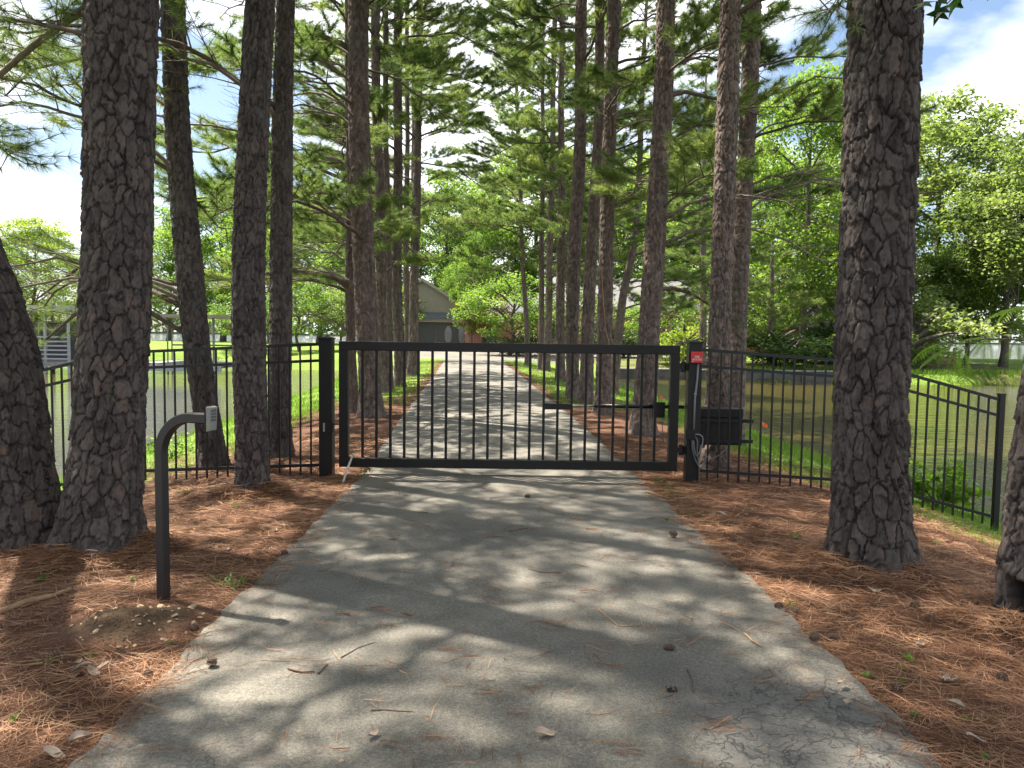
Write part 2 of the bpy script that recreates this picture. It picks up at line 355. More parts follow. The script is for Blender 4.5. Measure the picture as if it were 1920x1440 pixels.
tag(MB().add([(-1500, -60, WATER), (1500, -60, WATER), (1500, 2200, WATER), (-1500, 2200, WATER)], [(0, 1, 2, 3)]).build('pond_water', M['water']), kind='structure')
# driveway strip with a courtyard at its far end
rng = np.random.default_rng(3)
ys = axis([(-8, 14, .1), (14, 60, .5), (60, 69.5, .5)])
def edge_noise(y, ph): return .014 * np.sin(y * 3.1 + ph) * np.sin(y * 1.3 + 2 * ph) + .012 * np.sin(y * 9.7 + ph) + .012 * np.sin(y * 23 + ph)
hwl = 1.65 + edge_noise(ys, 1.0) + np.interp(ys, [0, 47, 53, 66], [0, 0, 2.2, 7]); hwr = 1.65 + edge_noise(ys, 2.2) + np.interp(ys, [0, 46, 51, 56, 70], [0, 0, 3.0, 16, 18])
cols = np.concatenate([[-1.02, -1.0], np.linspace(-.97, .97, 15), [1.0, 1.02]])
V = []
for k, c_ in enumerate(cols):
    hw = hwl if c_ < 0 else hwr
    x = xc(ys) + c_ * hw
    z = ground(x, ys) + (.016 + .012 * (1 - min(1, abs(c_)) ** 2))
    if k in (0, len(cols) - 1): z = ground(x, ys) - .03
    V.append(np.stack([x, ys, z], -1))
V = np.stack(V, 1); idx = np.arange(V.shape[0] * V.shape[1]).reshape(V.shape[:2])
F = np.stack([idx[:-1, :-1], idx[:-1, 1:], idx[1:, 1:], idx[1:, :-1]], -1).reshape(-1, 4)
tag(link('driveway', np_mesh('driveway', V, F, None, True), M['asphalt']), kind='structure')

# ------------------------------------------------------------------ bark relief
def vnoise(u, v, cell, rg):
    a = (u - u.min()) / cell; b_ = (v - v.min()) / cell; ia, ib = np.floor(a).astype(int), np.floor(b_).astype(int)
    g = rg.random((ib.max() + 2, ia.max() + 2)); fa, fb_ = a - ia, b_ - ib; fa = fa * fa * (3 - 2 * fa); fb_ = fb_ * fb_ * (3 - 2 * fb_)
    return (g[ib, ia] * (1 - fa) + g[ib, ia + 1] * fa) * (1 - fb_) + (g[ib + 1, ia] * (1 - fa) + g[ib + 1, ia + 1] * fa) * fb_
def cells(uu, vv, nu, rg, pn=2.6, jit=.85):
    iv = np.floor(vv).astype(int); v0 = iv.min() - 3; nv = iv.max() - v0 + 6
    ju = (1 - jit) / 2 + rg.random((nv, nu)) * jit; jv = (1 - jit) / 2 + rg.random((nv, nu)) * jit; pv = rg.random((nv, nu)); ho = rg.random((nv, nu))
    iu = np.floor(uu).astype(int)
    d1 = np.full(uu.shape, 9.); d2 = np.full(uu.shape, 9.); val = np.zeros(uu.shape); off = np.zeros(uu.shape); dvb = np.zeros(uu.shape)
    for a in (-1, 0, 1):
        for b_ in (-1, 0, 1):
            r = iv + b_ - v0; c_ = (iu + a) % nu
            du = np.abs(uu - (iu + a + ju[r, c_])); dvv = vv - (iv + b_ + jv[r, c_])
            d = (du ** pn + np.abs(dvv) ** pn) ** (1 / pn)
            closer = d < d1
            d2 = np.where(closer, d1, np.minimum(d2, d))
            val = np.where(closer, pv[r, c_], val); off = np.where(closer, ho[r, c_], off); dvb = np.where(closer, dvv, dvb)
            d1 = np.where(closer, d, d1)
    return d2 - d1, val, off, dvb
def sst(x, a, b_):
    t = np.clip((x - a) / (b_ - a), 0, 1); return t * t * (3 - 2 * t)
def bark_relief(u, v, circ, cell, seed, asp):
    """flaky plates of about cell x cell*asp on the unrolled trunk, each built of thinner flakes"""
    rg = np.random.default_rng(seed)
    nu = max(5, int(round(circ / cell))); cu = circ / nu; cv = cell * asp
    w1, w2 = vnoise(u, v / 1.7, cell * .9, rg), vnoise(u, v / 1.7, cell * .9, rg)
    w3, w4 = vnoise(u, v, cell * .28, rg), vnoise(u, v, cell * .28, rg)
    uu = u / cu + .75 * (w1 - .5) + .24 * (w3 - .5); vv = v / cv + .7 * (w2 - .5) + .20 * (w4 - .5)
    gap, val, off, dvb = cells(uu, vv, nu, rg)
    e = sst(gap, .015, .11)
    nu2 = nu * 2; u2 = u / (circ / nu2) + .6 * (w3 - .5) + .5 * (w1 - .5); v2 = v / (cell * .62 * asp) + .5 * (w4 - .5)
    g2, val2, off2, dv2 = cells(u2, v2, nu2, rg)
    step = off2 - .35 * dv2
    fine = vnoise(u, v / 2.2, cell * .13, rg)
    h = e * (.40 + .24 * off - .20 * dvb + .50 * step + .16 * (fine - .5)) + (1 - e) * .18 * fine
    return h, np.clip(.32 * val + .42 * val2 + .26 * fine, 0, 1) * (.5 + .5 * e)

def trunk_mesh(name, path, rad, na, zs, cell, depth, seed, asp=2.0, flare=.3, hollow=None):
    """path(z)->x,y ; rad(z)"""
    th = math.pi / 2 + np.linspace(0, 2 * math.pi, na, endpoint=False)
    T, Zz = np.meshgrid(th, zs)
    cx_, cy_ = path(zs); r = rad(zs)
    rg = np.random.default_rng(seed); ph = rg.random(4) * 6.28
    lob = 1 + .022 * np.sin(2 * T + ph[0] + .5 * Zz) + .018 * np.sin(3 * T + ph[1] - .8 * Zz) + .012 * np.sin(Zz * 2.1 + ph[2])
    fl = 1 + flare * np.exp(-np.clip(Zz, 0, None) / .20) * (1 + .55 * np.sin(5 * T + ph[3]) + .3 * np.sin(3 * T + ph[2]) + .2 * np.sin(9 * T + ph[1]))
    rm = float(np.mean(rad(np.linspace(.5, 3, 6))))
    h, val = bark_relief((T - math.pi / 2) * rm, Zz, 2 * math.pi * rm, cell, seed, asp)
    rr_ = r[:, None] * lob * fl * .965 + (h - .85) * depth
    if hollow:
        ht, hz_, rw_, rh_, hd = hollow
        q = np.sqrt((((T - ht + math.pi) % (2 * math.pi) - math.pi) * rm / rw_) ** 2 + ((Zz - hz_) / rh_) ** 2) + .25 * np.sin(T * 9) * np.sin(Zz * 21)
        rr_ = rr_ - hd * sst(1.15 - q, 0, .45) + .03 * np.exp(-((q - 1.25) / .2) ** 2)
    Vv = np.stack([cx_[:, None] + rr_ * np.cos(T), cy_[:, None] + rr_ * np.sin(T), Zz], -1)
    nz_ = len(zs); idx = np.arange(nz_ * na).reshape(nz_, na); nxt = np.roll(idx, -1, 1)
    F = np.stack([idx[:-1], nxt[:-1], nxt[1:], idx[1:]], -1).reshape(-1, 4)
    return np_mesh(name, Vv, F, {'plate': val}, True)

# ------------------------------------------------------------------ pine branch templates
def blades(base, dirs, length, width, rg):
    """one thin triangle per needle"""
    n = len(base); side = np.cross(dirs, rg.normal(size=(n, 3))); side /= np.linalg.norm(side, axis=1)[:, None] + 1e-9
    tip = base + dirs * length[:, None]; tip[:, 2] -= .10 * length
    w_ = side * (width / 2)
    Vv = np.stack([base - w_, base + w_, tip], 1).reshape(-1, 3)
    return Vv, np.arange(n * 3).reshape(n, 3)
def pine_branch(L, seed, dead=False, per=44, dense=1.2, rise=.22, droop=.20, wd=.0068):
    rg = np.random.default_rng(seed); mb = MB(); tb, td = [], []
    n = 11; t = np.linspace(0, 1, n); ys_ = np.cumsum(rg.normal(0, .022 * L, n)); ys_ -= ys_[0]
    zz = L * (rise * t * 1.6 - droop * 1.9 * t * t) + np.concatenate([[0], rg.normal(0, .012 * L, n - 1)])
    main = np.stack([t * L, ys_, zz], -1); r0 = .0085 * L + .006
    mb.tube(main, list(r0 * (1 - .78 * t)), 6)
    def at(tt): return np.array([np.interp(tt, t, main[:, k]) for k in range(3)])
    nb = int((4.2 * L + 3) * (1 if not dead else .7)); sgn = 1
    for k in range(nb):
        tt = .22 + .78 * (k + .5 * rg.random()) / nb; p0 = at(tt); sgn = -sgn
        ln = L * (.34 - .22 * tt) * rg.uniform(.7, 1.25) + .18; a = sgn * rg.uniform(.55, 1.05)
        d = np.array([math.cos(a), math.sin(a), rg.uniform(-.05, .35)])
        pts = [p0 + d * ln * q + np.array([0, 0, (.10 if not dead else -.15) * ln * q * q]) + rg.normal(0, .015, 3) * (q > 0) for q in (0, .33, .66, 1)]
        mb.tube(pts, [.0075 + .002 * L * (1 - tt)] + [.006, .0045, .003], 4, False)
        nt_ = max(2, int(ln / .17 * dense))
        for j in range(nt_):
            q = (.25 + .75 * (j + 1) / nt_); i = min(2, int(q * 3)); pp = pts[i] + (pts[i + 1] - pts[i]) * (q * 3 - i if q < 1 else 1)
            s2 = 1 if j % 2 else -1; aa = a + s2 * rg.uniform(.4, .9); l2 = rg.uniform(.10, .28) * (1 if not dead else 1.2)
            d2 = np.array([math.cos(aa), math.sin(aa), rg.uniform(.05, .6)]); d2 /= np.linalg.norm(d2)
            e = pp + d2 * l2; mb.tube([pp, e], [.004, .0025], 3, False)
            tb += [e, pp + d2 * l2 * .5] if rg.random() < .5 else [e]; td += [d2] * (len(tb) - len(td))
        tb.append(pts[-1]); td.append(d / np.linalg.norm(d))
    tb.append(main[-1]); td.append(np.array([1, 0, .2]))
    wood = mb.mesh('branch', True)
    if dead: return wood, None
    tb, td = np.array(tb), np.array(td); nn = len(tb)
    B = np.repeat(tb, per, 0); D = np.repeat(td, per, 0)
    B = B - D * rg.uniform(0, .13, (nn * per, 1))
    D = D * rg.uniform(.25, 1.1, (nn * per, 1)) + rg.normal(0, .48, (nn * per, 3)); D /= np.linalg.norm(D, axis=1)[:, None]
    Vv, F = blades(B, D, rg.uniform(.09, .185, nn * per), wd, rg)
    return wood, np_mesh('needles', Vv, F)
LIVE = {}
for L, sd in ((1.6, 11), (1.6, 12), (2.6, 13), (2.6, 14), (2.6, 15), (3.8, 16), (3.8, 17), (3.8, 18)):
    LIVE.setdefault(L, []).append(pine_branch(L, sd, rise=.30 if sd % 2 else .12, droop=.22))
DEAD = [pine_branch(L, sd, True, rise=.35, droop=.35)[0] for L, sd in ((2.6, 31), (3.4, 32), (1.6, 33))]
FULL = {}
for L, sd in ((1.6, 41), (1.6, 42), (2.6, 43), (2.6, 44), (2.6, 45), (3.8, 46), (3.8, 47), (3.8, 48)):
    FULL.setdefault(L, []).append(pine_branch(L, sd, per=78, dense=1.5, rise=.30 if sd % 2 else .14, droop=.24, wd=.0076))
for k in list(LIVE.values()) + list(FULL.values()):
    for w_, nd in k: w_.materials.append(M['limb']); nd.materials.append(M['needles'])
for w_ in DEAD: w_.materials.append(M['dead_limb'])
prng = random.Random(21)
def add_branch(tree, p, az, L, tilt=0.0, dead=False, full=False):
    SET = FULL if full else LIVE
    roll = prng.uniform(-.25, .25)
    if dead:
        me = prng.choice(DEAD); base = {0: 2.6, 1: 3.4, 2: 1.6}[DEAD.index(me)]; nd = None
    else:
        base = min(SET, key=lambda q: abs(q - L)); me, nd = prng.choice(SET[base])
    s = max(.6, min(1.35, L / base))
    o = link('branch', me, None, tree, p, (roll, -tilt, az), s)
    if nd is not None: link('needles', nd, None, o)
    return o

def pine(label, Yd, pts, H=19.0, na=48, cell=.06, depth=.02, rows=.03, vis=8.0, mat='bark_far', low_out=3.0, low_in=8.0, out=math.pi, nbr=30, dead=5, seed=0, reach=3.8, group='pines lining the driveway', flare=.3, asp=2.0, spread=1.0, hollow=None, thin=.33):
    """pts: (px, py, width px) from base to the top of the frame, at distance Yd"""
    q = [(P(a, b_, Yd), c_ / FPX * Yd / 2 * math.cos(math.atan((a - 960) / FPX))) for a, b_, c_ in pts]
    x = [p.x for p, _ in q]; z = [p.z for p, _ in q]; r = [c_ for _, c_ in q]
    bx, by = x[0], Yd; bz = gz(bx, by)
    # beyond the frame the trunk straightens and tapers
    zt = z[-1]; sl = (x[-1] - x[-2]) / max(.3, z[-1] - z[-2])
    zz = [bz - .35] + [k for k in z[0:]]; xx = [x[0]] + x; rr_ = [r[0]] + r
    if zt < H - 2:
        zz += [zt + (H - zt) * .4, H]; xx += [x[-1] + sl * (H - zt) * .3, x[-1] + sl * (H - zt) * .45]; rr_ += [r[-1] * .66, .05]
    zz = np.array(zz) ; xx = np.array(xx); rr_ = np.array(rr_)
    o_ = np.argsort(zz); zz, xx, rr_ = zz[o_], xx[o_], rr_[o_]
    rg = np.random.default_rng(seed + 900); kx, ky = rg.random(2) * 6
    def smooth(zq, vals):
        acc = 0
        for dz in (-.3, -.15, 0, .15, .3): acc = acc + np.interp(zq + dz, zz, vals)
        return acc / 5
    def path(zl):
        zw = zl + bz
        return smooth(zw, xx) - bx + .02 * np.sin(zl * .9 + kx) * np.clip(zl, 0, 1), .03 * np.sin(zl * .7 + ky) * np.clip(zl, 0, 1)
    def rad(zl): return smooth(zl + bz, rr_)
    zs = np.concatenate([np.arange(-.3, vis, rows), np.arange(vis, H - bz, .45), [H - bz]])
    t = empty('pine_tree', (bx, by, bz), label, 'pine tree', group)
    link('trunk', trunk_mesh('trunk', path, rad, na, zs, cell, depth, seed + 5, asp, flare, hollow), M[mat], t)
    def c(zl):
        a, b_ = path(np.array([zl])); return (float(a[0]), float(b_[0]), zl)
    # crown: whorled branches, lower on the water side than over the driveway
    k = 0; hz = H - bz
    for i in range(nbr):
        f = i / (nbr - 1); az = i * 2.39996 + seed; inward = math.cos(az - out)   # >0: water side
        zlow = low_out if inward > -.1 else low_in
        z_ = zlow + (hz - .4 - zlow) * f ** 1.05 + prng.uniform(-.25, .25)
        if f > .3 and prng.random() < (thin if Yd < 18 else .05): continue
        L = reach * spread * (1 - .72 * f ** 1.7) * prng.uniform(.75, 1.12)
        if inward < -.1: L *= .85
        add_branch(t, c(min(hz - .2, z_)), az + prng.uniform(-.3, .3), L, prng.uniform(-.05, .22) + .35 * f, False, Yd > 12.5)
    for i in range(dead):
        z_ = prng.uniform(low_out - .6, low_out + 4.0)
        add_branch(t, c(z_), out + prng.uniform(-1.1, 1.1), prng.uniform(1.6, 3.2), prng.uniform(-.1, .25), True)
    return t
W_, E_ = math.pi, 0.0
keypad_row, far_row = 'pines along the keypad side of the driveway', 'pines along the control box side of the driveway'
# keypad side
T1 = pine('massive pine leaning away from the other massive pine, joined at its foot', 6.15, [(40, 1000, 200), (28, 880, 172), (16, 720, 160), (-12, 600, 154), (-75, 450, 150), (-165, 220, 140), (-245, 0, 130)], 18, 260, .086, .034, .011, 3.9, 'bark', 6.0, 7.0, W_, 34, 2, 1, 4.3, keypad_row, .22, 1.8, thin=.1)
T2 = pine('massive straight pine with broad bark plates beside the curved keypad post', 5.95, [(186, 1005, 170), (198, 850, 152), (202, 780, 148), (210, 640, 145), (219, 480, 142), (226, 250, 141), (231, 0, 140)], 20, 280, .086, .034, .011, 4.6, 'bark', 5.6, 7.0, W_, 30, 0, 2, 4.0, keypad_row, .36, 1.8)
T3 = pine('leaning pine behind the picket fence, standing out from the driveway behind the keypad', 10.3, [(402, 868, 52), (390, 800, 52), (368, 650, 54), (354, 480, 56), (335, 250, 52), (322, 0, 48)], 18, 110, .065, .027, .02, 6.2, 'bark', 2.6, 7.5, W_, 32, 4, 3, 3.8, keypad_row, .3)
T4 = pine('pine standing in front of the picket fence between keypad and latch post', 8.05, [(474, 915, 66), (470, 800, 66), (468, 640, 66), (470, 480, 63), (478, 250, 60), (487, 0, 56)], 19, 160, .065, .028, .015, 5.4, 'bark', 5.6, 7.0, W_, 28, 0, 4, 3.8, keypad_row, .22)
T5 = pine('pine just behind the picket fence next to the latch post', 10.6, [(528, 848, 42), (526, 760, 42), (524, 600, 44), (524, 480, 44), (529, 250, 40), (538, 0, 36)], 19, 100, .06, .024, .02, 6.6, 'bark', 4.0, 7.5, W_, 30, 3, 5, 3.8, keypad_row, .25)
T6 = pine('tall flaky pine behind the latch end of the gate, first beyond it', 15.0, [(697, 781, 48), (692, 700, 42), (684, 600, 42), (679, 480, 43), (676, 250, 42), (672, 0, 40)], 20, 84, .075, .03, .025, 8.5, 'bark_far', 2.6, 8.0, W_, 36, 14, 6, 4.0, keypad_row, .3)
T6b = pine('slim pine close behind the tall flaky pine at the latch end', 15.7, [(664, 776, 22), (661, 700, 20), (657, 600, 20), (655, 480, 18), (656, 250, 16), (655, 0, 14)], 14, 40, .06, .022, .035, 8.5, 'bark_far', 2.2, 7.0, W_, 26, 8, 7, 3.4, keypad_row, .2)
T7 = pine('second tall pine beyond the gate in the keypad row', 21.4, [(722, 733, 24), (718, 640, 20), (714, 480, 20), (708, 250, 18), (704, 0, 17)], 20, 44, .08, .032, .04, 11, 'bark_far', 3.0, 8.5, W_, 34, 8, 8, 4.0, keypad_row)
T7b = pine('thin dark pine between the second and third pines of the keypad row', 22.6, [(732, 728, 13), (731, 640, 12), (728, 480, 12), (724, 250, 11), (722, 0, 10)], 19, 32, .06, .012, .06, 11, 'bark_far', 4.0, 9, W_, 26, 3, 9, 3.0, keypad_row)
T8 = pine('third tall pine beyond the gate in the keypad row', 23.4, [(749, 723, 21), (747, 640, 20), (745, 480, 19), (745, 250, 17), (748, 0, 16)], 20, 44, .08, .032, .04, 12, 'bark_far', 3.4, 9.0, W_, 34, 5, 10, 4.0, keypad_row)
T9 = pine('fourth tall pine of the keypad row, beside the open lawn near the garage', 29.8, [(773, 702, 22), (776, 640, 20), (778, 480, 17), (784, 250, 15), (787, 0, 13)], 21, 40, .09, .034, .05, 15, 'bark_far', 4.2, 8.0, W_, 34, 4, 11, 4.2, keypad_row)
T9b = pine('slim pine touching the fourth tall pine of the keypad row', 30.6, [(762, 700, 10), (762, 640, 10), (762, 480, 11), (763, 250, 9), (764, 0, 8)], 20, 28, .06, .014, .08, 15, 'bark_far', 5, 9.0, W_, 26, 2, 12, 3.6, keypad_row)
T10 = pine('distant pine of the keypad row just before the courtyard', 45, [(772, 672, 12), (773, 600, 11), (775, 400, 9), (776, 100, 7)], 20, 24, .07, .014, .1, 16, 'bark_far', 5, 8.0, W_, 34, 2, 13, 4.0, keypad_row)
# control box side
R0 = pine('thick pine with a dark hollow near its foot, outside the end of the fence', 4.45, [(1942, 1165, 160), (1946, 1047, 150), (1957, 978, 146), (1975, 839, 142), (1992, 700, 140), (2015, 500, 136), (2060, 150, 130)], 18, 240, .084, .034, .011, 3.2, 'bark', 6.0, 7.0, E_, 26, 0, 14, 3.8, far_row, .12, 2.4, 1.0, (R(209), .25, .05, .11, .13), .6)
R1 = pine('massive pine with deep dark furrows standing in front of the picket fence', 5.62, [(1632, 1052, 158), (1630, 950, 150), (1628, 800, 147), (1634, 640, 148), (1646, 480, 146), (1655, 250, 144), (1662, 0, 142)], 20, 280, .084, .040, .011, 4.4, 'bark', 5.4, 7.0, E_, 30, 0, 15, 4.0, far_row, .32, 2.3, thin=.6)
R2 = pine('pine rising behind the black control box at the hinge post', 10.1, [(1341, 864, 56), (1342, 760, 50), (1343, 700, 46), (1350, 560, 44), (1354, 480, 43), (1366, 250, 42), (1371, 0, 40)], 20, 120, .062, .026, .016, 6.4, 'bark_far', 5.6, 7.5, E_, 30, 1, 16, 3.6, far_row, .25, thin=.55)
R2b = pine('pine half hidden by the pine behind the control box', 14.0, [(1378, 785, 36), (1379, 700, 34), (1387, 560, 33), (1392, 480, 33), (1402, 250, 34), (1410, 0, 36)], 20, 60, .07, .028, .025, 8, 'bark_far', 4.0, 8.0, E_, 34, 4, 17, 2.5, far_row)
R3 = pine('leaning flaky pine behind the hinge end of the gate', 13.1, [(1204, 808, 50), (1210, 720, 46), (1219, 600, 43), (1229, 480, 42), (1241, 250, 38), (1246, 0, 34)], 20, 100, .07, .03, .022, 7.6, 'bark_far', 3.6, 8.5, E_, 34, 6, 18, 2.6, far_row, .3)
R4 = pine('second leaning pine beyond the gate in the control box row, with a hanging vine stem', 16.1, [(1130, 773, 34), (1131, 700, 30), (1132, 600, 29), (1136, 480, 29), (1145, 250, 26), (1150, 0, 25)], 21, 80, .07, .028, .025, 9, 'bark_far', 4.5, 9.0, E_, 30, 3, 19, 2.9, far_row, .25)
R5 = pine('pine with pale ragged bark between two others beyond the gate in the control box row', 19.7, [(1073, 745, 26), (1074, 640, 24), (1077, 480, 27), (1087, 250, 23), (1092, 0, 22)], 21, 72, .075, .032, .03, 10.5, 'bark_far', 5, 9.0, E_, 30, 3, 20, 3.8, far_row, .25)
R6 = pine('pine close behind the pine with the hanging vine stem', 18.8, [(1098, 753, 28), (1101, 640, 26), (1110, 480, 24), (1121, 250, 20), (1126, 0, 17)], 20, 66, .075, .03, .035, 10, 'bark_far', 4.6, 9.0, E_, 30, 3, 21, 3.4, far_row, .25)
R7 = pine('straight pine at the mown verge, midway along the control box row', 27.5, [(1050, 712, 20), (1051, 640, 18), (1052, 480, 17), (1053, 250, 12), (1053, 0, 11)], 21, 40, .08, .03, .05, 13, 'bark_far', 4, 8.5, E_, 36, 4, 22, 4.0, far_row)
R8 = pine('pine toward the far end of the control box row, leaning over the driveway', 36, [(1024, 691, 16), (1028, 600, 14), (1031, 480, 13), (1036, 300, 11), (1040, 0, 9)], 20, 32, .06, .012, .08, 15, 'bark_far', 3.4, 6.5, E_, 40, 4, 23, 4.0, far_row)
R8b = pine('slim pine beside the one leaning over the driveway at the row end', 37, [(1014, 690, 12), (1014, 600, 11), (1016, 480, 10), (1018, 300, 8), (1018, 100, 7)], 19, 28, .06, .012, .1, 15, 'bark_far', 3.6, 6.0, E_, 36, 3, 24, 3.6, far_row)
R9 = pine('slender pine with a wide tiered crown at the courtyard end of the row', 41.6, [(989, 683, 10), (986, 600, 9.5), (980, 480, 9), (974, 330, 8), (967, 100, 6)], 19.5, 28, .06, .012, .1, 16, 'bark_far', 4.6, 5.0, W_, 50, 4, 25, 4.4, far_row)
R10 = pine('crooked pine slanting away from the driveway behind the vine-hung pine', 24.0, [(1150, 730, 19), (1160, 640, 17), (1168, 560, 16), (1186, 470, 14), (1196, 380, 12), (1204, 200, 10)], 14, 32, .05, .012, .05, 7, 'bark_far', 2.8, 4.0, E_, 34, 5, 26, 3.6, far_row)
# across the pond
A1 = pine('pine on the far bank, its trunk beside the lime green shrub', 46.5, [(1318, 684, 15), (1318, 600, 13), (1319, 450, 12), (1321, 250, 9)], 17, 28, .07, .012, .1, 10, 'bark_far', 3.4, 3.4, E_, 44, 3, 27, 4.6, 'pines on the far bank')
A2 = pine('dark low-branched pine on the far bank among the broadleaf trees', 48, [(1445, 682, 14), (1446, 600, 12), (1447, 520, 9), (1448, 470, 6)], 7.5, 24, .07, .012, .1, 7, 'bark_far', 1.2, 1.2, E_, 30, 3, 28, 3.0, 'pines on the far bank')
# rows behind the photographer go on as the ones ahead do
for k, (x_, y_) in enumerate(((-3.3, 1.2), (-2.9, -3.2), (-4.6, -1.0), (3.2, 0.6), (3.4, -3.4))):
    t = empty('pine_tree', (x_, y_, gz(x_, y_)), 'pine continuing the row on the near side of the keypad and gate', 'pine tree', 'pines standing behind the viewpoint')
    link('trunk', trunk_mesh('trunk', lambda zl: (0 * zl, 0 * zl), lambda zl: np.interp(zl, [0, 18], [.26, .05]), 48, np.arange(-.3, 18, .3), .07, .02, 70 + k), M['bark'], t)
    for i in range(26):
        f = i / 25; add_branch(t, (0, 0, 6.5 + 11.2 * f), i * 2.4 + k, 3.9 * (1 - .7 * f ** 1.7) * prng.uniform(.8, 1.1), .1 + .3 * f)

# near limbs reaching off the twin pines against the sky
def custom_branch(tree, pxpts, r0, r1, tufts=True, seed=0, mat='limb', per=40):
    rg = np.random.default_rng(seed); o = Vector(tree.location); mb = MB()
    pts = [P(a, b_, c_) - o for a, b_, c_ in pxpts]; n = len(pts)
    fine = []
    for i in range(n - 1):
        for q in (0, .34, .67): fine.append(pts[i].lerp(pts[i + 1], q))
    fine.append(pts[-1]); m_ = len(fine)
    mb.tube(fine, list(np.linspace(r0, r1, m_)), 8)
    tb, td = [], []
    for i in range(2, m_ if tufts else 2):
        for j in range(3):
            d = Vector(rg.normal(0, 1, 3)); d.z = abs(d.z) * .4 - .15; d.normalize(); d = (d + (fine[-1] - fine[0]).normalized() * .6).normalized()
            l = rg.uniform(.2, .55); e = fine[i] + d * l; mid_ = fine[i] + d * l * .5 + Vector(rg.normal(0, .03, 3))
            mb.tube([fine[i], mid_, e], [.006, .0045, .003], 4, False); tb += [e, mid_, e.lerp(mid_, .5)]; td += [d] * 3
    br = mb.build('branch', M[mat], tree, True)
    if tufts:
        tb, td = np.array([tuple(v) for v in tb]), np.array([tuple(v) for v in td])
        B = np.repeat(tb, per, 0); D = np.repeat(td, per, 0) * .7 + rg.normal(0, .5, (len(tb) * per, 3)); D /= np.linalg.norm(D, axis=1)[:, None]
        Vv, F = blades(B, D, rg.uniform(.10, .19, len(B)), .0032, rg); link('needles', np_mesh('needles', Vv, F), M['needles'], br)
    return br
custom_branch(T2, [(170, 66, 6.0), (110, 52, 6.1), (50, 40, 6.3), (-40, 36, 6.6)], .022, .012, True, 1)
custom_branch(T2, [(185, 0, 6.2), (120, 42, 6.5), (55, 92, 6.9), (0, 140, 7.2), (-60, 200, 7.5)], .034, .022, True, 2, 'dead_limb')
custom_branch(T3, [(345, 225, 10.3), (300, 165, 10.1), (240, 120, 9.8), (150, 110, 9.5), (60, 130, 9.2), (10, 180, 9.0)], .03, .010, True, 3)
custom_branch(T3, [(370, 590, 10.3), (320, 562, 10.2), (270, 540, 10.4), (150, 500, 10.8), (70, 560, 11)], .045, .012, True, 4)
custom_branch(T3, [(372, 640, 10.3), (240, 560, 10.0), (140, 590, 10.0), (82, 640, 10.0)], .035, .016, True, 5)
custom_branch(T1, [(-120, 200, 6.2), (-60, 240, 6.3), (-10, 262, 6.4), (15, 290, 6.4)], .02, .008, True, 6)
custom_branch(R1, [(1590, -40, 5.7), (1575, -5, 5.8), (1560, 25, 5.9)], .012, .006, True, 7)
custom_branch(R4, [(1128, 500, 15.9), (1131, 560, 15.85), (1136, 620, 15.85), (1144, 650, 15.85), (1150, 690, 15.9), (1158, 730, 15.9), (1152, 752, 16)], .008, .006, False, 8, 'stick')
custom_branch(T6, [(668, 100, 15), (640, 82, 15), (600, 66, 14.9), (560, 66, 14.8), (470, 72, 14.6), (420, 84, 14.5), (395, 108, 14.5), (360, 112, 14.5)], .06, .02, True, 9)
custom_branch(T6b, [(657, 540, 15.7), (630, 522, 15.6), (590, 512, 15.5), (540, 506, 15.4), (450, 522, 15.2), (390, 526, 15.0)], .06, .02, True, 10)
custom_branch(R3, [(1230, 185, 13.1), (1285, 172, 13.3), (1345, 186, 13.5), (1420, 215, 13.8)], .045, .016, True, 11)
custom_branch(R3, [(1215, 545, 13.1), (1262, 540, 13.4), (1300, 552, 13.6), (1330, 572, 13.8), (1352, 600, 14)], .04, .014, True, 12)

